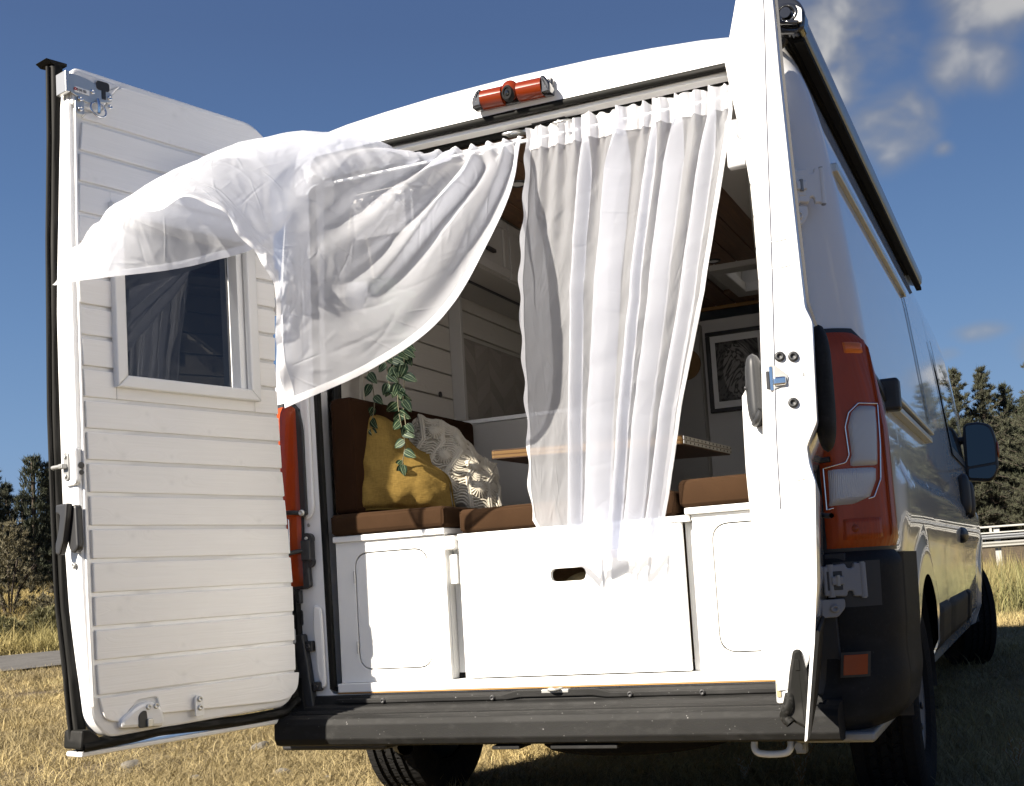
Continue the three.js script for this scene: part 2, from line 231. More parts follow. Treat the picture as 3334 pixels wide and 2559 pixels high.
// ================================================================ the camper van (rear face at z = 0, facing -z)
const van = thing('camper_van', 'white high-roof camper van parked on dry grass with both rear doors swung open', 'camper van');
const BX = [[0.39, 1.0], [0.5, 1.03], [0.65, 1.045], [0.86, 1.05], [1.2, 1.048], [1.45, 1.025], [1.7, 1.0], [1.9, 0.978], [2.1, 0.95], [2.25, 0.915], [2.32, 0.892]];
const bodyX = (y) => lerpTable(BX, y);
const AXLE = [-0.93, -4.97], ARCH = 0.43, WHEEL_R = 0.345;
const sideBottom = (z) => { let b = 0.39; AXLE.forEach((a, i) => { const d = Math.abs(z - a); if (d < ARCH) b = Math.max(b, 0.335 + (i ? 0.06 : 0) + Math.sqrt(ARCH * ARCH - d * d)); }); return b; };
function corner(a, y, off = 0) {                                     // the rear right corner: a < 0 on the rear face, then round the corner, then along the side
  const r = 0.15, X = bodyX(y); if (a < 0) return [X - r + a, y, off];
  const th = Math.min(a / r, Math.PI / 2), ex = Math.max(0, a - (r * Math.PI) / 2);
  return [X - r + (r + off) * Math.sin(th), y, -r + (r + off) * Math.cos(th) - ex];
}
{
  // cross-section from the right sill over the roof to the left sill
  const NS = 72, roof = [[0.87, 2.372], [0.84, 2.398], [0.80, 2.416], [0.74, 2.430], [0.66, 2.441], [0.5, 2.453], [0.3, 2.463], [0, 2.468]];
  const half = (z) => {
    const b = sideBottom(z), out = [], nose = Math.max(0, -z - 4.2), top = nose > 0 ? 2.32 - 0.12 * nose - 0.55 * nose * nose * 0.5 : 2.32;
    for (let i = 0; i <= NS; i++) {
      let y = mix(b, top, i / NS), x = bodyX(y);
      const da = Math.min(...AXLE.map((a, k) => Math.hypot(z - a, y - 0.335 - (k ? 0.06 : 0)) - ARCH));
      x += 0.016 * smooth(0.16, 0.03, da) + 0.006 * smooth(0.05, 0.0, Math.abs(da - 0.09));
      x += 0.02 * smooth(1.112, 1.062, y) * smooth(0.8, 1.0, y) * smooth(-0.28, -0.42, z);
      x -= 0.012 * smooth(0.5, 0.44, y);
      x *= 1 - 0.09 * Math.pow(Math.max(0, -z - 4.6) / 1.4, 2);
      out.push([x, y]);
    }
    for (const [x, y] of roof) { const lift = nose > 0 ? (2.32 - top) : 0; out.push([x * (1 - 0.05 * nose), y - lift]); }
    return out;
  };
  const ring = (z) => {
    let inset = 0, zz = z;
    if (z > -0.15) { const c = (z + 0.15) / 0.15, th = Math.asin(clamp(c)); inset = 0.15 * (1 - Math.cos(th)); }
    const h = half(Math.min(z, -0.15)).map(([x, y]) => { const w = smooth(2.28, 2.42, y); return [x - inset * mix(1, 0.62, w) * Math.min(1, x / 0.66), y - 0.38 * inset * w]; });
    return [...h, ...h.slice(0, -1).reverse().map(([x, y]) => [-x, y])].map(([x, y]) => [x, y, zz]);
  };
  const zs = []; for (let i = 0; i <= 10; i++) zs.push(-0.15 + 0.15 * Math.cos((i / 10) * Math.PI / 2));
  for (let z = -0.18; z > -0.5; z -= 0.04) zs.push(z);
  const arch = (a) => { for (let i = 0; i <= 36; i++) zs.push(a + ARCH * 1.0002 * Math.cos((i / 36) * Math.PI)); };
  arch(AXLE[0]); for (let z = -1.42; z > -4.5; z -= 0.1) zs.push(z); arch(AXLE[1]); for (let z = -5.44; z > -6.0; z -= 0.06) zs.push(z);
  const rings = zs.map(ring), n = rings[0].length;
  const zc = (j) => (zs[j] + zs[Math.min(j + 1, zs.length - 1)]) / 2;
  const g = gridMesh(n - 1, zs.length - 1, (u, v, i, j) => rings[j][i], (i, j) => { const x = (rings[j][i][0] + rings[j][i + 1][0]) / 2, y = rings[j][i][1]; return y > 2.4 && x > 0.0 && x < 0.5 && zc(j) < -1.97 && zc(j) > -2.5; });
  // rear face: everything round the opening, with the jamb behind it
  const r0 = rings[0], outer = poly(r0.map(([x, y]) => [x, y]));
  const hole = rpoly([[-0.776, 0.5], [0.776, 0.5], [0.786, 1.5], [0.765, 2.318], [-0.765, 2.318], [-0.786, 1.5]], [0.03, 0.03, 0.3, 0.05, 0.05, 0.3]);
  outer.holes.push(hole);
  const face = ext(outer, 0.075, 0, 12).translate(0, 0, -0.0755);
  const nose = gridMesh(n - 1, 1, (u, v, i) => { const p = rings[rings.length - 1][i]; return v ? [p[0] * 0.2, 0.7, p[2] - 0.12] : p; });
  const belly = gridMesh(1, 1, (u, v) => [mix(-0.98, 0.98, u), 0.4, mix(-0.06, -6.0, v)]);
  part('body', [g, face, nose, belly], M.paint, van);
  // wheel housings (dark)
  for (const s of [-1, 1]) AXLE.forEach((a, k) => { const c = new THREE.CylinderGeometry(ARCH - 0.004, ARCH - 0.004, 0.36, 40, 1, true, 0, Math.PI).rotateZ(Math.PI / 2).translate(s * 0.845, 0.335 + (k ? 0.06 : 0), a); part('wheel_housing', [c, new THREE.CircleGeometry(ARCH - 0.004, 40, 0, Math.PI).rotateY(Math.PI / 2).translate(s * 0.665, 0.335 + (k ? 0.06 : 0), a)], M.black, van); });
  // raised recessed channels on the two rear pillars
  for (const s of [-1, 1]) {
    const f = [];
    f.push(remap(ext(rpoly([[0.80, 1.12], [0.812, 1.09], [0.835, 1.08], [0.838, 1.5], [0.83, 2.05], [0.80, 2.1], [0.802, 1.5]], 0.012), 0.012, 0.005), (x, y, z) => [s * x, y, z]));
    f.push(remap(ext(rpoly([[0.79, 0.79], [0.82, 0.80], [0.825, 0.70], [0.818, 0.66], [0.818, 0.58], [0.80, 0.52], [0.785, 0.53], [0.787, 0.7]], 0.02), 0.014, 0.006), (x, y, z) => [s * x, y, z]));
    part('pillar_channel', f, M.paint, van);
  }
}
// header: the projecting white cap above the doors is part of the body; below it the two rubber seals
{
  const cap = []; const curve = (x) => 2.405 - 0.05 * (x / 0.7) ** 2;
  if (0) part('roof_cap', remap(ext(rpoly([[-0.70, 2.325], [0.72, 2.325], [0.715, 2.355], [-0.695, 2.355]], 0.02), 0.03, 0.008), (x, y, z) => [x, y, z + 0.002]), M.paint, van);
  const ring = (ins, z) => { const p = [[-0.776 + ins, 0.51 + ins], [-0.786 + ins, 1.5], [-0.766 + ins, 2.27], [-0.74 + ins, 2.318 - ins], [0, 2.322 - ins], [0.74 - ins, 2.318 - ins], [0.766 - ins, 2.27], [0.786 - ins, 1.5], [0.776 - ins, 0.51 + ins], [0, 0.505 + ins]]; return p.map(([x, y]) => [x, y, z]); };
  const path = (ins, z, r) => { const pts = ring(ins, z).map((p) => new THREE.Vector3(...p)); const c = new THREE.CurvePath(); for (let i = 0; i < pts.length; i++) c.add(new THREE.LineCurve3(pts[i], pts[(i + 1) % pts.length])); return new THREE.TubeGeometry(c, 260, r, 8, true); };
  part('door_seal', [path(0.008, -0.008, 0.0125)], M.rubber, van);
  part('inner_seal', [path(0.036, -0.078, 0.0125), path(0.040, -0.094, 0.007)], M.rubber, van);
  part('header_channel', span(-0.745, 0.745, 2.2885, 2.303, -0.066, -0.0225, 0.003), M.inner, van);
  // striker plate and hooks on the header
  part('header_plate', span(0.045, 0.165, 2.286, 2.304, -0.07, -0.05, 0.006, 2), M.black, van);
  for (const x of [0.06, 0.15]) part('screw', bolt(0.006, x, 2.295, -0.05), M.zinc, van);
  for (const x of [-0.03, 0.145]) part('striker_hook', [tube([[x, 2.275, -0.07], [x, 2.252, 0.0], [x + 0.008, 2.250, 0.005], [x + 0.036, 2.250, 0.005], [x + 0.044, 2.252, 0.0], [x + 0.044, 2.275, -0.07]], 0.004, 30, 8), span(x - 0.015, x + 0.06, 2.268, 2.276, -0.08, -0.055, 0.002)], M.zinc, van);
}
// high brake lamp with its camera
{
  const lamp = part('brake_lamp', [span(-0.125, 0.175, -0.022, 0.026, -0.004, 0.012, 0.006, 2)], M.gloss, van);
  lamp.position.set(0.004, 2.362, 0.006); lamp.rotation.z = -0.012; lamp.scale.set(0.88, 1.2, 1.0);
  const cap = (x0, s) => remap(ext(rpoly([[0, -0.022], [s * 0.034, -0.024], [s * 0.036, 0.0], [s * 0.014, 0.024], [0, 0.026]], [0.002, 0.004, 0.02, 0.02, 0.002]), 0.045, 0.006), (x, y, z) => [x + x0, y, z]);
  part('end_cap', cap(-0.095, -1), M.gloss, lamp); part('end_cap', cap(0.143, 1), M.gloss, lamp);
  const lens = (x0, x1) => remap(new THREE.CylinderGeometry(0.026, 0.026, x1 - x0, 24, 1).rotateZ(Math.PI / 2), (x, y, z) => [x + (x0 + x1) / 2, y + 0.002, z * 1.3 + 0.016]);
  const brakeRed = phy({ color: col(0.13, 0.016, 0.002), roughness: 0.25, specularIntensity: 0.5, clearcoat: 0.5 });
  part('red_lens', lens(-0.096, -0.012), brakeRed, lamp); part('red_lens', lens(0.048, 0.143), brakeRed, lamp);
  part('camera_dome', [new THREE.SphereGeometry(0.034, 24, 16).scale(1, 0.78, 0.7).translate(0.018, 0.008, 0.03)], brakeRed, lamp);
  part('reversing_camera', [cyl(0.021, 0.02, 0.018, -0.006, 0.045, 'z'), new THREE.TorusGeometry(0.016, 0.004, 8, 24).translate(0.018, -0.006, 0.055)], phy({ color: col(0.012, 0.012, 0.012), roughness: 0.8, specularIntensity: 0.2 }), lamp);
  part('camera_lens', [new THREE.SphereGeometry(0.009, 16, 10).translate(0.018, -0.006, 0.053)], M.blackGlass, lamp);
  for (const x of [-0.112, 0.16]) part('screw', bolt(0.006, x, -0.004, 0.041), M.black, lamp);
}
// tail lamps wrapped round the rear corners
for (const s of [1, -1]) {
  const aMax = (y) => lerpTable([[0.86, 0.25], [1.2, 0.244], [1.32, 0.225], [1.42, 0.2], [1.455, 0.18], [1.478, 0.13]], y), aMin = (y) => (s < 0 ? -0.027 : 0) + lerpTable([[0.86, -0.018], [1.4, -0.02], [1.45, -0.012], [1.478, 0.03]], y), si = s < 0 ? 0.024 : 0;
  const P = (a, y, off) => { const p = corner(a, y, off); return [s * p[0], p[1], p[2]]; };
  const shell = (y0, y1, a0, a1, off, nu = 22, nv = 26) => gridMesh(nu, nv, (u, v) => { const y = mix(y0, y1, v), e = Math.min(u, 1 - u) * 8, f = Math.min(v, 1 - v) * 16; return P(mix(a0(y), a1(y), u), y, 0.004 + off * Math.sqrt(clamp(Math.min(e, f)))); });
  const lamp = part('tail_lamp', shell(0.86, 1.478, aMin, aMax, 0.014), M.lens, van);
  part('lamp_bezel', [shell(0.852, 1.487, (y) => aMin(y) - 0.008, (y) => aMax(y) + 0.008, 0.004)], M.black, lamp);
  // clear step-shaped window in the lens with a silver rim
  const A0 = (y) => (y < 1.09 ? -0.003 : y < 1.11 ? 0.055 : lerpTable([[1.11, 0.064], [1.2, 0.06], [1.24, 0.075], [1.265, 0.105]], y)), A1 = (y) => lerpTable([[0.97, 0.03], [1.0, 0.116], [1.05, 0.142], [1.265, 0.165]], y);
  part('clear_lens', [shell(0.972, 1.094, (y) => -0.003, A1, 0.02, 12, 8), shell(1.08, 1.268, (y) => (y < 1.11 ? 0.058 : A0(y)), A1, 0.0206, 12, 14)], M.clearLens, lamp);
  const rimPts = []; for (const y of [0.972, 1.03, 1.088]) rimPts.push(P(-0.004, y, 0.022)); rimPts.push(P(0.052, 1.1, 0.022)); for (const y of [1.12, 1.2, 1.24, 1.266]) rimPts.push(P(A0(y) - 0.002, y, 0.022)); for (const y of [1.266, 1.15, 1.05, 1.0]) rimPts.push(P(A1(y) + 0.002, y, 0.022));
  { const c = new THREE.CurvePath(), V = rimPts.map((q) => new THREE.Vector3(...q)); V.forEach((q, i) => c.add(new THREE.LineCurve3(q, V[(i + 1) % V.length]))); part('lens_rim', new THREE.TubeGeometry(c, 140, 0.0022, 6, true), M.chrome, lamp); }
  part('orange_lens', shell(0.875, 0.955, () => 0.02, () => 0.15, 0.0165, 12, 6), M.lens, lamp);
  { const q = P(0.06, 0.915, 0.022); part('lamp_bulb', new THREE.SphereGeometry(0.011, 12, 8).scale(1, 1, 0.4).translate(...q), M.amber, lamp); }
  part('orange_lens', shell(1.402, 1.452, () => 0.085, () => 0.155, 0.019, 10, 4), phy({ color: col(0.75, 0.16, 0.012), roughness: 0.3, clearcoat: 0.4 }), lamp);
  part('lamp_ridge', [shell(0.87, 1.46, () => 0.168, () => 0.176, 0.02, 3, 20)], M.lens, lamp);
  // black weather strip between lamp and pillar
  part('lamp_strip', remap(ext(rpoly([[0.846, 1.10], [0.872, 1.09], [0.872, 1.465], [0.862, 1.455], [0.848, 1.40]], [0.01, 0.004, 0.004, 0.03, 0.03]), 0.02, 0.004), (x, y, z) => [s * (x - si), y, z + 0.001]), M.black, van);
  part('lamp_strip', remap(ext(rpoly([[0.846, 0.86], [0.872, 0.85], [0.872, 0.96], [0.85, 0.96]], 0.006), 0.022, 0.004), (x, y, z) => [s * (x - si), y, z + 0.001]), M.black, van);
}
// bumper: step in the middle, deep corners at both sides
{
  const prof = [[0.0, 0.498], [0.012, 0.496], [0.02, 0.470], [0.045, 0.464], [0.052, 0.452], [0.115, 0.446], [0.132, 0.437], [0.140, 0.42], [0.142, 0.375], [0.13, 0.356], [0.10, 0.348], [-0.05, 0.345], [-0.05, 0.498]].map(([z, y]) => [-z, y]);
  const g = ext(rpoly(prof, 0.004), 1.80, 0).rotateY(Math.PI / 2).translate(-0.90, 0, 0);
  part('bumper_step', metreUV(g), M.plastic, van);
  // treads of the step and the moulded strip above it
  for (const [z, y] of [[0.068, 0.4515], [0.084, 0.45], [0.1, 0.4485]]) part('tread_rib', span(-0.86, 0.86, y - 0.003, y + 0.0035, z - 0.003, z + 0.003, 0.002), M.plastic, van);
  part('sill_strip', [remap(ext(rpoly([[-0.74, 0.472], [-0.12, 0.472], [-0.08, 0.478], [0.16, 0.478], [0.2, 0.472], [0.76, 0.472], [0.76, 0.487], [0.22, 0.487], [0.17, 0.5], [-0.09, 0.5], [-0.14, 0.487], [-0.74, 0.487]], 0.01), 0.012, 0.003), (x, y, z) => [x, y, z + 0.016])].map((g) => metreUV(g)), M.plastic, van);
  for (const x of [-0.56, -0.17, 0.28, 0.5]) part('screw', bolt(0.009, x, 0.4795, 0.028), M.black, van);
  part('door_striker', [tube([[0.025, 0.50, 0.0], [0.025, 0.50, 0.04], [0.03, 0.50, 0.046], [0.05, 0.50, 0.046], [0.055, 0.50, 0.04], [0.055, 0.50, 0.0]], 0.005, 24), span(-0.005, 0.085, 0.488, 0.5, 0.0, 0.03, 0.003)], M.steel, van);
  for (const s of [1, -1]) {
    const top = (a) => 0.853 - 0.006 * a, bot = (a) => mix(0.405, 0.36, smooth(0.35, 0, a));
    const shell = (a0, a1, t0, t1, off, nu, nv) => gridMesh(nu, nv, (u, v) => { const a = mix(a0, a1, u), y = mix(t0 === null ? bot(a) : t0, t1 === null ? top(a) : t1, v), e = Math.min(v, 1 - v) * nv * 0.5; const p = corner(a, y, 0.006 + off * Math.sqrt(clamp(e)) + 0.028 * smooth(0.62, 0.40, y)); return [s * p[0], p[1], p[2]]; });
    const c = part('bumper_corner', [shell(-0.022, 0.205, null, null, 0.02, 26, 30), gridMesh(1, 20, (u, v) => { const y = mix(bot(0), top(0), v), p = corner(-0.022, y, u ? 0.026 + 0.028 * smooth(0.62, 0.40, y) : -0.02); return [s * p[0], p[1], p[2]]; })], M.shadedPlastic, van);
    const archEdge = (y) => { const d = y - 0.335; return Math.abs(d) < 0.44 ? -AXLE[0] - Math.sqrt(0.445 ** 2 - d * d) : 0.9; };
    part('bumper_side', gridMesh(16, 30, (u, v) => { const y = mix(0.40, 0.845, v), aEnd = 0.2356 + archEdge(y) - 0.15, a = mix(0.212, Math.min(aEnd, 0.62), u), p = corner(a, y, 0.022 + 0.022 * smooth(0.62, 0.40, y) - 0.01 * smooth(0.06, 0, u)); return [s * p[0], p[1], p[2]]; }), M.plastic, van);
    // shallow recess round the hinge, reflector
    part('hinge_recess', gridMesh(8, 8, (u, v) => { const p = corner(mix(0.0, 0.115, u), mix(0.70, 0.825, v), 0.0265); return [s * p[0], p[1], p[2]]; }), M.black, c);
    const refl = gridMesh(6, 4, (u, v) => { const p = corner(mix(0.02, 0.066, u), mix(0.518, 0.572, v), 0.062); return [s * p[0], p[1], p[2]]; });
    part('reflector', refl, M.amber, c);
    part('reflector_frame', gridMesh(6, 4, (u, v) => { const p = corner(mix(0.014, 0.073, u), mix(0.511, 0.579, v), 0.057); return [s * p[0], p[1], p[2]]; }), M.black, c);
    // dark inner flap between bumper corner and door opening
    part('inner_flap', remap(ext(rpoly([[0.822, 0.45], [0.905, 0.45], [0.90, 0.70], [0.855, 0.705], [0.84, 0.6]], 0.01), 0.03, 0.004), (x, y, z) => [s * x, y, z + 0.001]), M.greyPlastic, van);
    part('rubber_buffer', [span(s > 0 ? 0.825 : -0.855, s > 0 ? 0.855 : -0.825, 0.645, 0.68, 0.0, 0.022, 0.004), bolt(0.009, s * 0.84, 0.662, 0.022)], M.black, van);
    part('rubber_buffer', [span(s > 0 ? 0.80 : -0.83, s > 0 ? 0.83 : -0.80, 0.515, 0.545, 0.0, 0.022, 0.004), bolt(0.008, s * 0.815, 0.53, 0.022)], M.black, van);
    part('lamp_bracket', span(s > 0 ? 0.865 : -0.935, s > 0 ? 0.935 : -0.865, 0.805, 0.85, 0.0, 0.02, 0.004), M.greyPlastic, van);
    part('body_slot', remap(ext(rpoly([[0.868, 0.73], [0.892, 0.73], [0.892, 0.785], [0.868, 0.785]], 0.011), 0.006, 0.001), (x, y, z) => [s * x, y, z + 0.0005]), M.black, van);
  }
}
// door check brackets on the two pillars
for (const s of [1, -1]) {
  part('check_bracket', [span(Math.min(s * 0.808, s * 0.845), Math.max(s * 0.808, s * 0.845), 0.945, 1.015, 0.0, 0.035, 0.006, 2), cyl(0.02, 0.02, s * 0.827, 1.018, 0.012, 'z'), cyl(0.02, 0.02, s * 0.827, 0.942, 0.012, 'z')], M.black, van);
  part('check_strap', tube([[s * 0.83, 0.98, 0.02], [s * 0.86, 0.976, 0.05], [s * 0.90, 0.955, 0.10], [s * 0.93, 0.95, 0.16]], 0.0075, 16, 6), M.black, van);
  part('screw', bolt(0.006, s * 0.826, 1.02, 0.024), M.zinc, van);
  part('stay_pin', [tube([[s * 0.83, 1.105, 0.0], [s * 0.83, 1.105, 0.03], [s * 0.86, 1.108, 0.045], [s * 0.92, 1.11, 0.05]], 0.008, 14, 6)], M.greyPlastic, van);
  part('screw', bolt(0.011, s * 0.828, 1.105, 0.04), M.zinc, van);
  part('screw', bolt(0.006, s * 0.83, 1.065, 0.001), M.steel, van);
}

// ---------------------------------------------------------------- left rear door: planked inside, seen from the inside. Local x runs from the hinge to the free edge, z points out of the door
{
  const sL = (y) => lerpTable([[0.5, 0.712], [0.69, 0.720], [1.1, 0.724], [1.47, 0.732], [1.77, 0.741], [1.95, 0.732], [2.13, 0.725], [2.28, 0.709]], y);
  const sR = (y) => lerpTable([[0.5, 0.02], [0.9, 0.016], [1.25, 0.04], [1.6, 0.048], [1.95, 0.032], [2.35, 0.04]], y);
  const out = []; for (const y of [0.52, 0.9, 1.25, 1.6, 1.95, 2.3]) out.push([sR(y) - 0.0035, y]);
  out.push([0.03, 2.375], [0.10, 2.415], [0.735, 2.408], [0.750, 2.30]);
  for (const y of [2.1, 1.8, 1.5, 1.2, 0.9, 0.65]) out.push([lerpTable([[0.65, 0.743], [0.9, 0.752], [1.2, 0.756], [1.5, 0.757], [1.8, 0.757], [2.1, 0.752]], y), y]);
  out.push([0.735, 0.52], [0.69, 0.468], [0.06, 0.478]);
  const sh = rpoly(out, 0.03);
  const WX0 = 0.165, WX1 = 0.608, WY0 = 1.497, WY1 = 1.985;
  sh.holes.push(rpoly([[WX0, WY0], [WX1, WY0], [WX1, WY1], [WX0, WY1]], 0.004));
  const door = part('rear_door', [ext(sh, 0.088, 0.008).translate(0, 0, 0.008), remap(ext(rpoly([[0.735, 0.56], [0.742, 0.9], [0.742, 1.8], [0.735, 2.28], [0.728, 2.28], [0.735, 1.5], [0.727, 0.56]], 0.002), 0.01, 0.003), (x, y, z) => [x, y, z])], M.paint, van);
  door.position.set(-0.85, 0, 0.055); door.rotation.y = THREE.MathUtils.degToRad(-104.7);
  door.userData.label = 'left rear door with white plank lining and a small window';
  const J = [0.587, 0.684, 0.779, 0.873, 0.968, 1.0625, 1.157, 1.25, 1.34, 1.43, 1.52, 1.61, 1.70, 1.79, 1.88, 1.97, 2.062, 2.155, 2.25];
  const R = rng(7);
  const plank = (pts, r = 0.004) => { const g = metreUV(ext(rpoly(pts, r), 0.016, 0.003), R() * 3, R() * 3).translate(0, 0, -0.001); const m = part('plank', g, M.plank, door); m.position.z = (R() - 0.5) * 0.0015; return m; };
  for (let i = 0; i + 1 < J.length; i++) {
    const a = J[i] + 0.0035, b = J[i + 1] - 0.0085;
    if (b > 1.475 && a < 2.0) {
      plank([[sR(a), a], [0.139, a], [0.139, b], [sR(b), b]]); plank([[0.632, a], [sL(a), a], [sL(b), b], [0.632, b]]);
      if (a < 1.475) plank([[0.139, a], [0.632, a], [0.632, 1.469], [0.139, 1.469]]);
      if (b > 2.0) plank([[0.139, 2.014], [0.632, 2.014], [0.632, b], [0.139, b]]);
    } else plank([[sR(a), a], [sL(a), a], [sL(b), b], [sR(b), b]]);
  }
  plank([[0.036, 2.2545], [0.713, 2.2545], [0.70, 2.275], [0.655, 2.285], [0.60, 2.375], [0.575, 2.388], [0.10, 2.402], [0.045, 2.37]], [0.003, 0.003, 0.01, 0.02, 0.02, 0.01, 0.03, 0.03]);
  plank([[0.006, 0.5825], [0.014, 0.53], [0.05, 0.503], [0.10, 0.498], [0.522, 0.515], [0.534, 0.566], [0.60, 0.563], [0.655, 0.508], [0.70, 0.52], [0.716, 0.5825]], [0.003, 0.03, 0.02, 0.02, 0.01, 0.008, 0.012, 0.006, 0.02, 0.003]);
  // window: mitred white frame, deep reveal, dark pane
  const F = [0.127, 0.640, 1.467, 2.018], q = 0.037;
  const bar = (p) => metreUV(remap(ext(poly(p), 0.026, 0.007), (x, y, z) => [x, y, z - 0.022]));
  const [x0, x1, y0, y1] = F;
  for (const p of [[[x0, y0], [x1, y0], [x1 - q, y0 + q], [x0 + q, y0 + q]], [[x0, y1], [x0 + q, y1 - q], [x1 - q, y1 - q], [x1, y1]], [[x0, y0], [x0 + q, y0 + q], [x0 + q, y1 - q], [x0, y1]], [[x1, y0], [x1, y1], [x1 - q, y1 - q], [x1 - q, y0 + q]]]) part('window_frame', bar(p), M.board, door);
  part('window_reveal', [span(WX0 - 0.002, WX0 + 0.02, WY0, WY1, 0.006, 0.06, 0.002), span(WX1 - 0.004, WX1 + 0.002, WY0, WY1, 0.006, 0.06, 0.002), span(WX0, WX1, WY0 - 0.002, WY0 + 0.005, 0.006, 0.06, 0.002), span(WX0, WX1, WY1 - 0.005, WY1 + 0.002, 0.006, 0.06, 0.002)], M.inner, door);
  part('window_pane', [box(WX1 - WX0 - 0.02, WY1 - WY0 - 0.008, 0.0, (WX0 + WX1) / 2 + 0.008, (WY0 + WY1) / 2, 0.0555, 0)].map(() => new THREE.PlaneGeometry(WX1 - WX0 - 0.028, WY1 - WY0 - 0.012).rotateY(Math.PI).translate((WX0 + WX1) / 2 + 0.008, (WY0 + WY1) / 2, 0.05)), M.darkGlass, door);
  part('window_catch', [span(WX1 - 0.013, WX1 - 0.003, 1.70, 1.755, 0.036, 0.052, 0.004, 2)], M.black, door);
  // rubber seal on the outer skin along the free edge, across the bottom and the top
  const zS = (y) => lerpTable([[0.45, 0.088], [0.64, 0.098], [0.84, 0.122], [1.1, 0.130], [1.4, 0.134], [1.62, 0.126], [1.9, 0.116], [2.2, 0.094], [2.42, 0.088]], y), xS = (y) => lerpTable([[0.45, 0.745], [0.6, 0.752], [0.9, 0.758], [2.42, 0.758]], y);
  part('edge_seal', [gridMesh(16, 70, (u, v) => { const y = mix(0.475, 2.425, v), a = u * Math.PI * 2, w = 0.004 * Math.sin(y * 9) * Math.sin(y * 4.3), k = Math.cos(a), s = Math.sin(a); return [xS(y) - 0.006 + 0.018 * Math.sign(k) * Math.abs(k) ** 0.6, y, zS(y) - 0.018 + w + 0.019 * Math.sign(s) * Math.abs(s) ** 0.6]; }), gridMesh(12, 70, (u, v) => { const y = mix(0.475, 2.41, v), a = u * Math.PI * 2; return [xS(y) + 0.016 + 0.007 * Math.cos(a), y, zS(y) - 0.02 + 0.006 * Math.sin(a)]; }), remap(ext(rpoly([[0.725, 2.420], [0.775, 2.416], [0.79, 2.427], [0.725, 2.430]], 0.003), 0.06, 0.002), (x, y, z) => [x, y, z + 0.05])], M.rubber, door);
  part('bottom_seal', [gridMesh(14, 60, (u, v) => { const x = mix(0.0, 0.76, v), a = u * Math.PI * 2, y = 0.460 - 0.006 * Math.sin(x * 8) - 0.008 * smooth(0.5, 0.62, x) + 0.03 * smooth(0.06, 0.0, x); return [x, y + 0.017 * Math.sin(a), 0.03 + 0.026 * Math.cos(a)]; }), remap(ext(rpoly([[-0.006, 0.47], [0.02, 0.47], [0.018, 0.62], [0.006, 0.66], [-0.008, 0.60]], 0.01), 0.05, 0.006), (x, y, z) => [x, y, z + 0.02]), remap(ext(rpoly([[0.68, 0.448], [0.77, 0.448], [0.765, 0.50], [0.74, 0.50]], 0.008), 0.09, 0.006), (x, y, z) => [x, y, z + 0.01])], M.rubber, door);
  part('skin_edge', [span(-0.02, 0.762, 0.425, 0.440, 0.02, 0.10, 0.005)], M.paint, door);
  // bottom latch in its pressed cover
  const cover = part('latch_cover', [ext(rpoly([[0.515, 0.478], [0.66, 0.49], [0.66, 0.515], [0.60, 0.553], [0.555, 0.557], [0.525, 0.535]], [0.02, 0.02, 0.02, 0.03, 0.03, 0.02]), 0.03, 0.01).translate(0, 0, -0.014)], M.paint, door);
  part('latch_hole', [ext(rpoly([[0.576, 0.484], [0.606, 0.484], [0.606, 0.52], [0.594, 0.532], [0.58, 0.532]], 0.008), 0.004, 0.001).translate(0, 0, -0.0165)], M.black, door);
  part('latch_claw', [span(0.562, 0.582, 0.484, 0.508, -0.024, -0.008, 0.003)], M.zinc, door);
  for (const x of [0.548, 0.573]) part('screw', bolt(0.0085, x, 0.541, -0.014, 'z', -1), M.zinc, door);
  part('strap_plate', [ext(rpoly([[0.387, 0.492], [0.417, 0.492], [0.417, 0.545], [0.410, 0.556], [0.394, 0.556], [0.387, 0.545]], 0.005), 0.006, 0.0015).translate(0, 0, -0.0165)], M.inner, door);
  for (const y of [0.518, 0.543]) part('screw', bolt(0.009, 0.402, y, -0.0165, 'z', -1), M.zinc, door);
  // top latch: white pressed corner, zinc plate, ring, small label
  part('top_cover', [ext(rpoly([[0.585, 2.388], [0.745, 2.395], [0.745, 2.285], [0.66, 2.282], [0.61, 2.36]], [0.01, 0.02, 0.02, 0.02, 0.03]), 0.02, 0.006).translate(0, 0, -0.006)], M.paint, door);
  part('latch_plate', [ext(rpoly([[0.622, 2.325], [0.70, 2.30], [0.755, 2.318], [0.755, 2.375], [0.70, 2.372], [0.622, 2.35]], 0.008), 0.004, 0.001).translate(0, 0, -0.011)], M.zinc, door);
  part('latch_plate', [span(0.755, 0.768, 2.315, 2.378, -0.012, 0.04, 0.002), ext(rpoly([[0.71, 2.26], [0.738, 2.26], [0.738, 2.32], [0.71, 2.32]], 0.01), 0.004, 0.001).translate(0, 0, -0.008)], M.zinc, door);
  part('latch_hole', [ext(rpoly([[0.630, 2.352], [0.672, 2.35], [0.672, 2.378], [0.630, 2.38]], 0.01), 0.003, 0.0005).translate(0, 0, -0.0125), span(0.642, 0.656, 2.325, 2.36, -0.013, -0.009, 0.002)], M.black, door);
  for (const [x, y] of [[0.685, 2.338], [0.630, 2.335], [0.63, 2.308], [0.724, 2.305], [0.724, 2.275]]) part('screw', bolt(0.0075, x, y, -0.011, 'z', -1), M.chrome, door);
  part('pull_ring', [new THREE.TorusGeometry(0.024, 0.0028, 8, 28).rotateX(0.25).translate(0.672, 2.285, -0.018), tube([[0.672, 2.318, -0.015], [0.672, 2.30, -0.022], [0.672, 2.275, -0.02]], 0.005, 10, 6)], M.chrome, door);
  part('latch_label', [span(0.695, 0.742, 2.322, 2.338, -0.0135, -0.0115, 0.0008)], M.board, door);
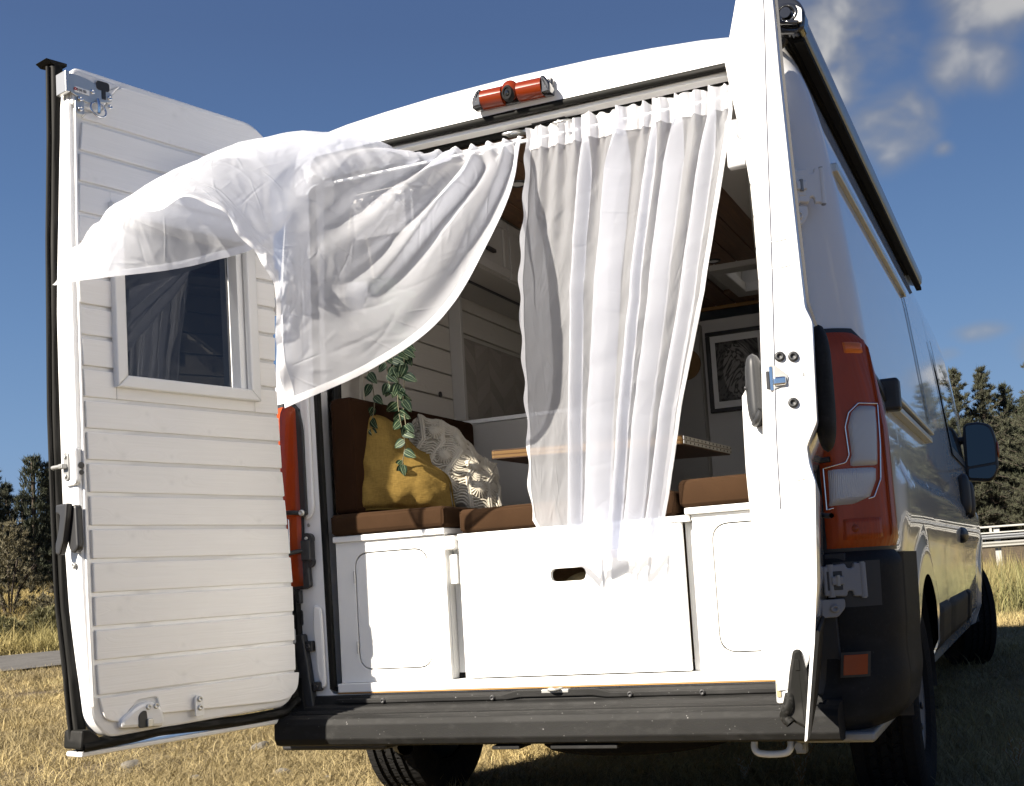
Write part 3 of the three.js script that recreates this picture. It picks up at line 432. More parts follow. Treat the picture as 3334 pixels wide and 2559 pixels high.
  { const font = await new FontLoader().loadAsync('fonts/droid/droid_sans_bold.typeface.json');
    const t = (str, x, m) => { const g = new TextGeometry(str, { font, size: 0.0075, depth: 0.0006, curveSegments: 3, bevelEnabled: false }); g.rotateY(Math.PI); g.translate(x, 2.326, -0.0136); part('label_text', g, m, door); };
    t('SOLID', 0.7355, M.black); part('label_emblem', [new THREE.TorusGeometry(0.0032, 0.0014, 8, 16).translate(0.7395, 2.330, -0.0138)], std({ color: col(0.45, 0.03, 0.03), roughness: 0.5 }), door); }
  // striker on the free edge
  part('striker_box', [ext(rpoly([[-0.004, 1.18], [0.066, 1.18], [0.064, 1.30], [0.0, 1.29]], 0.018), 0.018, 0.006).rotateY(-Math.PI / 2).translate(0.768, 0, 0)].map((g) => remap(g, (x, y, z) => [x, y, z])), M.paint, door);
  part('striker', [ext(rpoly([[0.026, 1.195], [0.05, 1.195], [0.05, 1.275], [0.026, 1.275]], 0.011), 0.005, 0.0015).rotateY(-Math.PI / 2).translate(0.773, 0, 0), cyl(0.006, 0.05, 0.785, 1.235, 0.06, 'z'), span(0.77, 0.79, 1.228, 1.242, 0.03, 0.05, 0.003)], M.steel, door);
  for (const y of [1.207, 1.262]) part('screw', bolt(0.006, 0.774, y, 0.038, 'x', 1), M.zinc, door);
  part('lock_hole', [cyl(0.009, 0.003, 0.7505, 1.235, -0.003, 'z'), cyl(0.007, 0.003, 0.7505, 1.215, -0.003, 'z')], M.black, door);
  // black inside release handle
  part('release_handle', [ext(rpoly([[-0.015, 1.0], [0.015, 0.985], [0.035, 1.01], [0.032, 1.12], [-0.01, 1.125]], 0.014), 0.022, 0.006).rotateY(-Math.PI / 2).translate(0.776, 0, 0), ext(rpoly([[0.058, 1.128], [0.0, 1.128], [0.006, 1.09], [0.026, 1.02], [0.046, 0.985], [0.066, 0.99], [0.066, 1.015], [0.046, 1.06], [0.038, 1.098], [0.060, 1.104]], 0.007), 0.02, 0.005).rotateY(-Math.PI / 2).translate(0.796, 0, 0)], M.black, door);
  part('screw', bolt(0.009, 0.757, 0.955, 0.035, 'x', 1), M.steel, door);
}
// ---------------------------------------------------------------- right rear door, seen on its free edge. Local x runs from the hinge to the free edge, z points to the inside
{
  const IN = [[0.53, 0.106], [0.735, 0.100], [0.94, 0.094], [1.04, 0.094], [1.19, 0.086], [1.45, 0.073], [1.61, 0.064], [1.74, 0.060], [1.9, 0.052], [2.09, 0.042], [2.42, 0.034]];
  const OUT = [[2.42, 0.0], [2.06, -0.010], [1.91, -0.011], [1.685, -0.016], [1.384, -0.024], [1.35, -0.037], [1.13, -0.030], [1.078, -0.004], [1.04, -0.006], [1.0, -0.016], [0.78, -0.002], [0.671, 0.014], [0.62, 0.03], [0.545, 0.064], [0.53, 0.075]];
  const sh = rpoly([...IN, ...OUT].map(([y, z]) => [z, y]), 0.008);
  const g = ext(sh, 0.78, 0.008);
  remap(g, (a, b, c) => [0.79 - c, b, a]);
  const toe = toCreasedNormals(g, 0.6);
  const door = part('rear_door', [toe], M.paint, van);
  door.position.set(0.866, 0, 0.0); door.rotation.y = THREE.MathUtils.degToRad(-81);
  door.userData.label = 'right rear door seen edge-on';
  const inner = (y) => lerpTable(IN, y), R = rng(17);
  for (let y = 0.6; y < 2.3; y += 0.0945) { const zb = (q, x) => mix(0.114 + 0.055 * smooth(1.85, 2.4, q), inner(q) - 0.012, x / 0.79); const m = part('plank', metreUV(remap(span(0.03, 0.76, y, y + 0.088, -0.02, 0.0, 0.003), (x, yy, z) => [x, yy, z + zb(yy, x)]), R() * 3, R() * 3), M.plank, door); }
  // folded flange with clip slots along the inner edge, and a shallow pressed line
  part('edge_flange', [gridMesh(2, 60, (u, v) => { const y = mix(0.56, 2.41, v); return [0.791 + 0.006 * (1 - u), y, inner(y) - 0.004 - 0.02 * u]; }), tube([0.95, 1.1, 1.3, 1.5, 1.8, 2.1, 2.38].map((y) => [0.7915, y, inner(y) - 0.028]), 0.0018, 60, 6)], M.paint, door);
  for (const y of [0.86, 0.97, 1.10, 1.235, 1.33, 1.42, 1.53, 1.64, 1.75, 1.88]) part('clip_slot', span(0.791, 0.7965, y, y + 0.010, inner(y) - 0.006, inner(y) - 0.003, 0.0008), M.steel, door);
  for (const [y, z0] of [[1.535, 0.045], [1.475, 0.045], [1.005, 0.05]]) part('pressed_line', [tube([[0.789, y, z0], [0.7895, y + 0.004, 0.01], [0.789, y + 0.006, 0.0]], 0.0022, 10, 6)], M.paint, door);
  part('inside_screw', bolt(0.0115, 0.79, 1.28, 0.040, 'x', 1), M.greyPlastic, door);
  part('inside_screw', bolt(0.0115, 0.79, 1.277, 0.011, 'x', 1), M.greyPlastic, door);
  part('inside_screw', bolt(0.0115, 0.79, 1.176, 0.019, 'x', 1), M.greyPlastic, door);
  part('latch_slot', [ext(rpoly([[0.052, 1.210], [0.028, 1.218], [0.024, 1.236], [0.052, 1.262], [0.071, 1.265], [0.073, 1.206]], [0.006, 0.008, 0.008, 0.006, 0.002, 0.002]), 0.004, 0.001)].map((q) => remap(q, (a, b, c) => [0.789 + c, b, a])), M.steel, door);
  part('latch_bolt', [span(0.785, 0.800, 1.216, 1.236, 0.030, 0.058, 0.005, 2), span(0.787, 0.795, 1.205, 1.26, 0.058, 0.066, 0.002)], M.chrome, door);
  part('latch_hole', [span(0.791, 0.795, 1.21, 1.25, 0.066, 0.0735, 0.001)], M.black, door);
  part('chip', [span(0.7895, 0.7915, 1.232, 1.240, -0.009, -0.005, 0.0005)], M.steel, door);
  // grey grab handle and white bin on the inner side
  part('grab_handle', [gridMesh(14, 30, (u, v) => { const a = u * Math.PI * 2, t = v * 2 - 1, y = 1.222 + 0.082 * t, bulge = 0.016 + 0.010 * Math.sqrt(Math.max(0, 1 - t * t)) + 0.010 * smooth(-0.2, -0.9, t) * 0; return [0.72 + 0.04 * Math.sin(a) * Math.sqrt(1 - 0.94 * t ** 8), y, 0.103 + bulge * 0.8 * Math.cos(a) * Math.sqrt(1 - 0.98 * t ** 8)]; }), tube([[0.70, 1.15, 0.09], [0.72, 1.146, 0.108], [0.76, 1.15, 0.10], [0.77, 1.17, 0.09]], 0.008, 16, 8)], M.greyPlastic, door);
  part('screw', bolt(0.005, 0.745, 1.225, 0.122, 'z', 1), M.black, door);
  part('door_bin', [gridMesh(24, 16, (u, v) => { const y = mix(0.60, 1.262, v), a = mix(-0.2, 1.2, u) * Math.PI, k = 1 - smooth(0.93, 1.0, v) * 0.5; return [0.64 + 0.07 * Math.cos(a) * k, y, inner(y) + 0.002 + 0.055 * Math.sin(a) * k * mix(0.6, 1, v)]; }), gridMesh(24, 4, (u, v) => { const y = 1.262 + 0.006 * v, a = mix(-0.2, 1.2, u) * Math.PI, k = mix(0.5, 0.0, v); return [0.64 + 0.07 * Math.cos(a) * k, y, inner(y) + 0.002 + 0.055 * Math.sin(a) * k]; })], M.board, door);
  // outside pull handle
  part('outside_handle', [gridMesh(20, 40, (u, v) => { const a = u * Math.PI * 2, t = v * 2 - 1, r = Math.sqrt(Math.max(0, 1 - t ** 4)); return [0.70 + 0.055 * Math.sin(a) * r, 1.215 + 0.145 * t, -0.046 + 0.024 * Math.cos(a) * r]; })], M.plastic, door);
  part('edge_trim', [gridMesh(3, 40, (u, v) => { const y = mix(1.34, 2.41, v), zo = lerpTable(OUT.slice().reverse(), y); return [0.785 + 0.004 * u, y, zo - 0.003 - 0.006 * u]; })], M.black, door);
  // hanging seal and outer skin lip at the foot
  part('foot_seal', [remap(ext(rpoly([[0.045, 0.475], [0.085, 0.50], [0.085, 0.53], [0.073, 0.60], [0.062, 0.645], [0.045, 0.645], [0.035, 0.59]], 0.01), 0.05, 0.006), (a, b, c) => [0.80 - c, b, a]), tube([[0.79, 0.55, 0.075], [0.80, 0.525, 0.082], [0.795, 0.505, 0.09], [0.80, 0.49, 0.078]], 0.012, 14, 8), span(0.796, 0.802, 0.60, 0.625, 0.05, 0.06, 0.002)], M.rubber, door);
  part('skin_lip', [remap(ext(rpoly([[0.046, 0.455], [0.052, 0.452], [0.022, 0.66], [0.004, 0.78], [0.0, 0.78], [0.014, 0.66]], 0.003), 0.70, 0.001), (a, b, c) => [0.815 - c, b, a])], M.paint, door);
  part('lip_rubber', [remap(ext(rpoly([[0.046, 0.452], [0.038, 0.465], [0.002, 0.68], [0.008, 0.685], [0.014, 0.66]], 0.003), 0.70, 0.001), (a, b, c) => [0.813 - c, b, a])], M.rubber, door);
  part('scuff', [span(0.7895, 0.7925, 0.545, 0.575, 0.094, 0.103, 0.001)], std({ color: col(0.32, 0.26, 0.15), roughness: 0.9 }), door);
}
// hinges on the right corner (the left pair sits behind the open door)
for (const s of [1, -1]) for (const [y, k] of [[0.775, 0], [1.89, 1]]) {
  const X = bodyX(y), mat = k ? M.paint : M.hinge, x0 = k ? 0.868 : 0.872, z0 = 0.05;
  const h = part('door_hinge', [ext(rpoly([[0, -0.04], [0.055, -0.045], [0.058, -0.03], [0.07, -0.03], [0.072, -0.046], [0.105, -0.048], [0.105, 0.04], [0.078, 0.048], [0.074, 0.032], [0.06, 0.032], [0.056, 0.046], [0, 0.04]], 0.006), 0.018, 0.004), cyl(0.009, 0.09, 0.018, 0, 0.012, 'y'), cyl(0.009, 0.094, 0.098, -0.002, 0.012, 'y'), span(0.018, 0.05, -0.012, 0.012, 0.012, 0.026, 0.004, 2)], mat, van);
  h.position.set(s * x0, y, z0); h.rotation.y = s * 0.42; h.scale.set(s * (k ? 0.95 : 1.12), k ? 1.1 : 1, 1);
  part('hinge_pin', [cyl(0.0065, 0.1, 0.098, -0.002, 0.0125, 'y'), cyl(0.006, 0.03, 0.034, 0, 0.022, 'y')], M.steel, h);
  part('hinge_foot', [ext(rpoly([[-0.01, -0.10], [0.03, -0.10], [0.05, -0.075], [0.05, -0.05], [-0.01, -0.05]], 0.008), 0.012, 0.003)], mat, h);
  part('screw', bolt(0.012, 0.022, -0.076, 0.012), mat, h);
  part('hinge_slot', [span(0.008, 0.046, -0.026, 0.026, 0.0165, 0.0195, 0.003)], k ? M.inner : M.greyPlastic, h);
}
// ---------------------------------------------------------------- wheels
{
  const treadBump = tex(1024, 128, (u, v, i, j) => { const z = Math.abs(((u * 44 + 0.35 * Math.sin(v * 40)) % 1) - 0.5) < 0.06 && v > 0.3 && v < 0.7 ? 0 : 1; return z * (0.8 + 0.2 * vnoise(u * 400, v * 40, 5, 400, 40)); });
  const tyreMat = phy({ specularIntensity: 0.2, color: col(0.014, 0.0135, 0.013), roughness: 0.9, bumpMap: treadBump, bumpScale: 0.012 });
  const w = 0.118, r = WHEEL_R, prof = [[0.195, -0.085], [0.215, -0.105], [0.26, -0.117], [0.30, -0.114], [0.325, -0.108], [r - 0.007, -0.098]];
  for (const c of [-0.058, -0.02, 0.02, 0.058]) prof.push([r - 0.002, c - 0.009], [r - 0.011, c - 0.007], [r - 0.011, c + 0.007], [r - 0.002, c + 0.009]);
  prof.push([r - 0.007, 0.098], [0.325, 0.108], [0.30, 0.114], [0.26, 0.117], [0.215, 0.105], [0.195, 0.085]);
  const tyre = toCreasedNormals(new THREE.LatheGeometry(prof.map(([a, b]) => new THREE.Vector2(a, b)), 72).rotateZ(-Math.PI / 2), 0.5);
  const disc = new THREE.LatheGeometry([[0, 0.07], [0.05, 0.075], [0.06, 0.06], [0.10, 0.062], [0.135, 0.085], [0.165, 0.07], [0.178, 0.082], [0.197, 0.088], [0.2, 0.07], [0.19, -0.08]].map((p) => new THREE.Vector2(...p)), 48).rotateZ(-Math.PI / 2);
  for (const s of [1, -1]) AXLE.forEach((a, k) => {
    const wheel = part('wheel', tyre, tyreMat, van); wheel.position.set(s > 0 ? 0.908 : -0.94, WHEEL_R - 0.005 + G(s, a), a); wheel.rotation.y = k ? 0.36 : 0; wheel.scale.x = s;
    part('rim', disc, M.rim, wheel);
    const holes = [], nuts = []; for (let i = 0; i < 10; i++) { const t = (i / 10) * Math.PI * 2; holes.push(new THREE.SphereGeometry(0.014, 10, 8).scale(0.4, 1, 1).translate(0.083, 0.135 * Math.cos(t), 0.135 * Math.sin(t))); if (i % 2) nuts.push(cyl(0.011, 0.02, 0.066, 0.078 * Math.cos(t), 0.078 * Math.sin(t), 'x', 0.011, 6)); }
    part('rim_hole', holes, M.black, wheel); part('wheel_nut', nuts, M.steel, wheel);
  });
  const spare = part('spare_wheel', tyre, tyreMat, van); spare.rotation.z = Math.PI / 2; spare.position.set(0.12, 0.375, -0.52);
  part('rear_axle', [cyl(0.04, 1.6, 0, 0.34, -0.93, 'x'), tube([[-0.72, 0.36, -0.5], [-0.7, 0.30, -0.3], [-0.62, 0.30, -0.2]], 0.03, 16, 10), cyl(0.035, 0.16, -0.70, 0.30, -0.5, 'x'), cyl(0.014, 0.05, -0.6, 0.29, -0.5, 'x')], M.black, van);
  part('tow_eye', [tube([[0.632, 0.345, -0.02], [0.632, 0.315, -0.005], [0.642, 0.303, 0.0], [0.725, 0.303, 0.0], [0.735, 0.315, -0.005], [0.735, 0.345, -0.02]], 0.010, 40, 10)], M.inner, van);
  part('tow_bracket', [span(0.745, 0.775, 0.295, 0.345, -0.06, -0.02, 0.004), cyl(0.012, 0.03, 0.76, 0.318, -0.01, 'z')], M.steel, van);
  part('chassis_rail', span(0.76, 0.98, 0.335, 0.365, -0.55, 0.05, 0.01), M.steel, van); part('chassis_rail', span(-0.95, -0.55, 0.325, 0.35, -0.5, 0.04, 0.01), M.black, van);
  for (const [a, b] of [[-0.14, -0.05], [0.05, 0.26]]) part('under_hook', span(a, b, 0.334, 0.346, 0.02, 0.112, 0.003), M.plastic, van);
}
// ---------------------------------------------------------------- right and left flanks: gaps, mouldings, windows, rails
const flare = (y, z) => { const da = Math.min(...AXLE.map((a, k) => Math.hypot(z - a, y - 0.335 - (k ? 0.06 : 0)) - ARCH)); return bodyX(y) + 0.016 * smooth(0.16, 0.03, da) + 0.02 * smooth(1.112, 1.062, y) * smooth(0.8, 1.0, y) * smooth(-0.28, -0.42, z); };
const sidePatch = (s, z0, z1, yb, yt, off, nu = 20, nv = 16, edge = 0) => gridMesh(nu, nv, (u, v) => { const z = mix(z0, z1, u), y = mix(yb(z), yt(z), v), e = edge ? Math.sqrt(clamp(Math.min(Math.min(u, 1 - u) * nu, Math.min(v, 1 - v) * nv))) : 1; return [s * (flare(y, z) * (1 - 0.09 * Math.pow(Math.max(0, -z - 4.6) / 1.4, 2)) + off * e - (edge && e === 0 ? 0.004 : 0)), y, z]; });
for (const s of [1, -1]) {
  const K = (c) => () => c;
  for (const [z0, z1] of [[-1.40, -1.94], [-1.96, -3.17], [-3.19, -3.42]]) part('side_moulding', metreUV(sidePatch(s, z0, z1, K(0.462), K(0.642), 0.022, 8, 8, 1)), M.plastic, van);
  for (const z of [-1.95, -3.18, -4.35]) part('panel_gap', sidePatch(s, z - 0.004, z + 0.004, K(z < -4 ? 0.9 : 0.42), K(z < -4 ? 1.4 : 2.2), 0.002, 1, 30), M.black, van);
  part('door_window', sidePatch(s, -3.26, -4.30, (z) => 1.40, (z) => mix(1.95, 1.88, smooth(-3.2, -4.3, z)), 0.005, 14, 10), M.blackGlass, van);
  part('window_gasket', [sidePatch(s, -3.22, -3.27, K(1.36), K(1.99), 0.009, 2, 10), sidePatch(s, -3.22, -4.34, K(1.36), K(1.405), 0.009, 12, 2), sidePatch(s, -1.945, -2.0, K(1.40), K(2.03), 0.005, 2, 16)], M.black, van);
  const zr = (y, x, z0, z1, w, h) => span(Math.min(s * x, s * (x + w)), Math.max(s * x, s * (x + w)), y - h / 2, y + h / 2, z1, z0, 0.004);
  part('side_rail', [zr(1.998, bodyX(2.0) - 0.006, -0.16, -2.03, 0.022, 0.028)], M.alu, van);
  if (s > 0) {
    part('slide_rail', [zr(1.325, bodyX(1.32) - 0.004, -0.36, -1.66, 0.04, 0.016), zr(1.297, bodyX(1.3) - 0.004, -0.36, -1.66, 0.03, 0.022), zr(1.342, bodyX(1.34) - 0.004, -0.36, -1.66, 0.018, 0.012)], M.alu, van);
    part('rail_end_cap', [span(1.02, 1.085, 1.272, 1.372, -0.37, -0.31, 0.012, 3)], M.black, van);
    part('rail_lip', remap(ext(rpoly([[-0.31, 1.30], [-0.10, 1.36], [-0.10, 1.366], [-0.31, 1.345]], 0.004), 0.012, 0.002).rotateY(-Math.PI / 2), (x, y, z) => [x + bodyX(y) + 0.008, y, z]), M.black, van);
  }
  part('outside_handle', [gridMesh(16, 20, (u, v) => { const a = u * Math.PI * 2, t = v * 2 - 1, r = Math.sqrt(Math.max(0, 1 - t ** 4)); return [s * (bodyX(0.925) + 0.012 + 0.03 * Math.cos(a) * r), 0.925 + 0.042 * Math.sin(a) * r, -3.02 + 0.15 * t]; })], M.black, van);
  part('cab_handle', [gridMesh(16, 20, (u, v) => { const a = u * Math.PI * 2, t = v * 2 - 1, r = Math.sqrt(Math.max(0, 1 - t ** 4)); return [s * (bodyX(1.15) + 0.02 + 0.035 * Math.cos(a) * r), 1.15 + 0.12 * t, -3.42 + 0.045 * Math.sin(a) * r]; }), gridMesh(16, 20, (u, v) => { const a = u * Math.PI * 2, t = v * 2 - 1, r = Math.sqrt(Math.max(0, 1 - t ** 4)); return [s * (bodyX(1.15) + 0.03 + 0.035 * Math.cos(a) * r), 1.13 + 0.11 * t, -3.62 + 0.04 * Math.sin(a) * r]; })], M.black, van);
  // mirror on two arms, with a second small glass below
  const outl = rpoly([[-0.1, -0.17], [0.055, -0.19], [0.098, -0.12], [0.1, 0.08], [0.075, 0.17], [0.0, 0.195], [-0.085, 0.19], [-0.1, 0.12]], [0.04, 0.05, 0.05, 0.05, 0.06, 0.04, 0.03, 0.03]);
  const mir = part('door_mirror', [ext(outl, 0.12, 0.02).translate(0, 0, -0.12), tube([[-0.09, 0.09, -0.06], [-0.15, 0.085, -0.07], [-0.2, 0.07, -0.06]], 0.024, 12, 10), tube([[-0.09, -0.1, -0.06], [-0.15, -0.105, -0.07], [-0.2, -0.1, -0.06]], 0.022, 12, 10), ext(rpoly([[-0.22, -0.14], [-0.15, -0.13], [-0.155, 0.12], [-0.22, 0.13]], 0.02), 0.06, 0.01).translate(0, 0, -0.09)], M.black, van);
  mir.position.set(s * 1.135, 1.455, -4.4); mir.scale.x = s; mir.rotation.y = s * 0.06;
  part('mirror_glass', [ext(rpoly([[-0.085, -0.085], [0.082, -0.07], [0.086, 0.07], [0.06, 0.155], [0.0, 0.178], [-0.078, 0.174]], [0.015, 0.015, 0.05, 0.05, 0.03, 0.02]), 0.004, 0.001).translate(0, 0, 0.0005)], M.mirror, mir);
  part('lower_mirror', [ext(rpoly([[-0.085, -0.155], [0.05, -0.172], [0.082, -0.12], [0.082, -0.085], [-0.082, -0.10]], [0.02, 0.03, 0.03, 0.01, 0.01]), 0.004, 0.001).translate(0, 0, 0.0005)], M.mirror, mir);
  part('indicator', [new THREE.SphereGeometry(0.05, 16, 12).scale(0.22, 1.1, 0.5).translate(0.1, 0.01, -0.03)], M.amber, mir);
}
part('windscreen', [gridMesh(12, 8, (u, v) => { const x = mix(-0.82, 0.82, u), z = mix(-4.65, -5.5, v); return [x, 2.455 - (0.13 * (-z - 4.2) + 0.275 * (-z - 4.2) ** 2) + 0.012 - 0.03 * (x / 0.8) ** 2, z]; })], M.blackGlass, van);
// awning along the right roof edge
{
  const prof = rpoly([[0.846, 2.405], [0.866, 2.382], [0.918, 2.368], [0.936, 2.380], [0.942, 2.42], [0.926, 2.456], [0.885, 2.474], [0.85, 2.462]], 0.014);
  const aw = part('awning', [toCreasedNormals(ext(prof, 3.5, 0), 0.5).translate(0, 0, -3.56)], std({ color: col(0.26, 0.29, 0.33), roughness: 0.3, metalness: 0.5 }), van);
  part('awning_lip', [span(0.90, 0.93, 2.352, 2.372, -3.6, -0.05, 0.003), span(0.868, 0.8995, 2.358, 2.378, -3.2, -0.05, 0.003), span(0.876, 0.88, 2.352, 2.358, -3.2, -0.05, 0.001), span(0.888, 0.892, 2.352, 2.358, -3.2, -0.05, 0.001)], phy({ color: col(0.012, 0.012, 0.012), roughness: 0.8, specularIntensity: 0.2 }), aw);
  part('awning_bracket', [tube([[0.80, 2.36, -0.05], [0.85, 2.35, -0.05], [0.88, 2.37, -0.05]], 0.012, 12, 6)], M.black, aw);
  part('awning_end', [ext(rpoly([[0.836, 2.40], [0.862, 2.372], [0.92, 2.36], [0.94, 2.372], [0.948, 2.42], [0.93, 2.462], [0.885, 2.482], [0.84, 2.47]], 0.018), 0.06, 0.008).translate(0, 0, -0.065)], M.gloss, aw);
  part('winch', [new THREE.TorusGeometry(0.03, 0.009, 10, 28).scale(1, 0.85, 1).translate(0.893, 2.42, 0.0), tube([[0.87, 2.40, 0.0], [0.90, 2.39, 0.01], [0.925, 2.385, 0.006]], 0.008, 12, 8), cyl(0.016, 0.03, 0.893, 2.42, 0.0, 'z')], M.gloss, aw);
  part('winch_plate', [ext(rpoly([[0.915, 2.39], [0.938, 2.385], [0.94, 2.425], [0.922, 2.44]], 0.006), 0.01, 0.002).translate(0, 0, -0.004), ext(rpoly([[0.845, 2.43], [0.868, 2.445], [0.86, 2.468], [0.842, 2.462]], 0.006), 0.01, 0.002).translate(0, 0, -0.004)], M.inner, aw);
}

// ================================================================ inside the van
{
  const R = rng(29);
  part('cabin_floor', span(-0.75, 0.75, 0.47, 0.5, -4.2, -0.02, 0), M.shadedWhite, van);
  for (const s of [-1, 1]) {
    const wall = part('side_lining', [span(s < 0 ? -0.775 : 0.757, s < 0 ? -0.757 : 0.775, 0.5, 2.33, -2.98, -0.1, 0)], M.shadedWhite, van);
    for (let y = 0.995, i = 0; y < 2.28; y += 0.1, i++) { const m = part('plank', metreUV(span(s < 0 ? -0.7565 : 0.7445, s < 0 ? -0.7445 : 0.7565, y, y + 0.094, -2.94, -0.10, 0.003), R() * 3, R() * 3), M.shadedPlank, wall); m.position.x = (R() - 0.5) * 0.001; }
  }
  const ceil = part('ceiling', [span(-0.757, 0.757, 2.312, 2.325, -2.08, -0.09, 0), span(-0.757, 0.08, 2.312, 2.325, -2.75, -2.0801, 0), span(0.5, 0.757, 2.312, 2.325, -2.75, -2.0801, 0), span(-0.757, 0.757, 2.312, 2.325, -3.0, -2.7501, 0)], M.shadedWhite, van);
  for (let i = 0; i < 8; i++) {
    const x = -0.452 + i * 0.1105, cut = x + 0.105 > 0.08 && x < 0.5;
    const seg = cut ? [[-2.12, -0.1], [-2.96, -2.7]] : [[-2.96, -0.1]];
    for (const [a, b] of seg) { const g = span(x, x + 0.106, 2.29, 2.311, a, b, 0.003); const u = g.attributes.uv; const o = R() * 5, o2 = R() * 3; for (let k = 0; k < u.count; k++) u.setXY(k, u.getY(k) + o, u.getX(k) + o2); part('ceiling_board', g, M.brown, ceil); }
  }
  part('cornice', [span(0.434, 0.756, 2.276, 2.311, -2.96, -0.1, 0.004), span(0.56, 0.60, 2.262, 2.276, -2.9, -0.12, 0.003)], M.shadedWhite, van);
  const sky = part('skylight', [span(0.063, 0.52, 2.262, 2.312, -2.20, -2.10, 0.006), span(0.063, 0.52, 2.262, 2.312, -2.72, -2.62, 0.006), span(0.063, 0.13, 2.262, 2.312, -2.6195, -2.2005, 0.006), span(0.46, 0.52, 2.262, 2.312, -2.6195, -2.2005, 0.006), span(0.07, 0.10, 2.312, 2.49, -2.7, -2.1, 0.003), span(0.49, 0.515, 2.312, 2.49, -2.7, -2.1, 0.003), span(0.10, 0.49, 2.312, 2.49, -2.13, -2.1, 0.003), span(0.10, 0.49, 2.312, 2.49, -2.7, -2.67, 0.003)], M.shadedWhite, van);
  part('skylight_dome', [new THREE.PlaneGeometry(0.56, 0.7).rotateX(Math.PI / 2).translate(0.28, 2.497, -2.4)], phy({ color: col(0.8, 0.82, 0.85), transmission: 0.95, roughness: 0.45, thickness: 0 }), sky);
  for (const [x, z] of [[-0.225, -0.54], [0.116, -2.02], [-0.28, -1.4], [0.1, -1.2]]) { const sp = part('ceiling_spotlight', [new THREE.TorusGeometry(0.03, 0.006, 10, 32).rotateX(Math.PI / 2).translate(x, 2.289, z)], M.black, van); part('spotlight_lens', [cyl(0.028, 0.004, x, 2.288, z)], M.inner, sp); }
  // partition behind the living space, and the fitted parts of the side wall
  part('cab_partition', [span(-0.757, 0.757, 0.5, 2.215, -2.97, -2.95, 0)], std({ color: col(0.55, 0.54, 0.52), roughness: 0.55 }), van);
  part('partition_trim', [span(-0.45, 0.43, 2.272, 2.29, -2.98, -2.955, 0.003)], M.ply, van);
  part('wall_post', [span(-0.744, -0.69, 1.502, 2.044, -0.955, -0.93, 0.003)], M.shadedWhite, van);
  const hb = part('herringbone_panel', [span(-0.744, -0.715, 1.502, 1.86, -2.2, -0.956, 0.002)], std({ color: col(0.20, 0.18, 0.15), roughness: 0.7 }), van);
  const hbm = [0.235, 0.21, 0.185].map((f) => std({ color: col(f, f * 0.9, f * 0.78), roughness: 0.65, bumpMap: rep(plankBump, 1.5, 3), bumpScale: 0.002 }));
  for (let c = 0; c < 8; c++) for (let k = -1; k < 6; k++) {
    const w = 0.13, zc = -1.02 - c * w, y0 = 1.51 + k * 0.066, dir = c % 2 ? 1 : -1, h = 0.0645, sl = 0.09;
    const P = [[-w / 2, 0], [w / 2, sl * 1], [w / 2, sl + h], [-w / 2, h]].map(([a, b]) => [dir * a, clamp(y0 + b, 1.506, 1.855)]);
    if (P[2][1] - P[1][1] < 0.004 && P[3][1] - P[0][1] < 0.004) continue;
    part('herringbone_board', remap(ext(poly(dir > 0 ? P : P.slice().reverse()), 0.008, 0.0008), (a, b, z) => [-0.7148 + z, b, zc - a * 0.985]), hbm[Math.floor(R() * 3)], hb);
  }
  part('socket', [cyl(0.012, 0.004, -0.742, 1.60, -0.82, 'x')], M.black, van);
  part('cab_seat', [span(-0.65, -0.1, 0.5, 1.7, -3.6, -3.3, 0.08, 3), span(0.15, 0.65, 0.5, 1.7, -3.6, -3.3, 0.08, 3)], M.black, van);
  part('header_block', [span(0.665, 0.742, 2.03, 2.18, -0.12, -0.085, 0.01, 2), tube([[0.70, 2.13, -0.06], [0.72, 2.09, -0.05], [0.75, 2.06, -0.055], [0.79, 2.055, -0.06]], 0.006, 20, 6)], M.board, van);
}
// overhead cupboard along the left wall
{
  const c = thing('overhead_cupboard', 'white shaker overhead cupboard along the left wall under the wooden ceiling', 'cupboard', [-0.6, 2.045, -1.2]);
  const L = (x0, x1, y0, y1, z0, z1, r = 0.003) => span(x0 + 0.6, x1 + 0.6, y0 - 2.045, y1 - 2.045, z0 + 1.2, z1 + 1.2, r);
  part('carcass', L(-0.743, -0.47, 2.047, 2.288, -2.4, -0.13), M.shadedWhite, c);
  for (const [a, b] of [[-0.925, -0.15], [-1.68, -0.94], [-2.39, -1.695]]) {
    const d = part('cupboard_door', [L(-0.469, -0.462, 2.05, 2.282, a, b), L(-0.461, -0.45, 2.05, 2.088, a, b), L(-0.461, -0.45, 2.248, 2.282, a, b), L(-0.461, -0.45, 2.0885, 2.2475, a, a + 0.04), L(-0.461, -0.45, 2.0885, 2.2475, b - 0.04, b)], M.shadedWhite, c);
    part('door_handle', L(-0.449, -0.432, 2.118, 2.132, b - 0.62, b - 0.55), M.black, d);
  }
  part('light_strip', L(-0.60, -0.585, 2.040, 2.0465, -2.35, -0.2), M.greyPlastic, c);
}
{
  const c = thing('side_cabinet', 'white waist-high cabinet behind the bench on the left', 'cabinet', [-0.47, 0.5, -1.27]);
  part('carcass', span(-0.274, 0.27, 0, 0.982, -0.33, 0.335, 0.003), M.shadedWhite, c);
  part('worktop', span(-0.274, 0.275, 0.983, 1.0, -0.33, 0.34, 0.003), M.board, c);
}
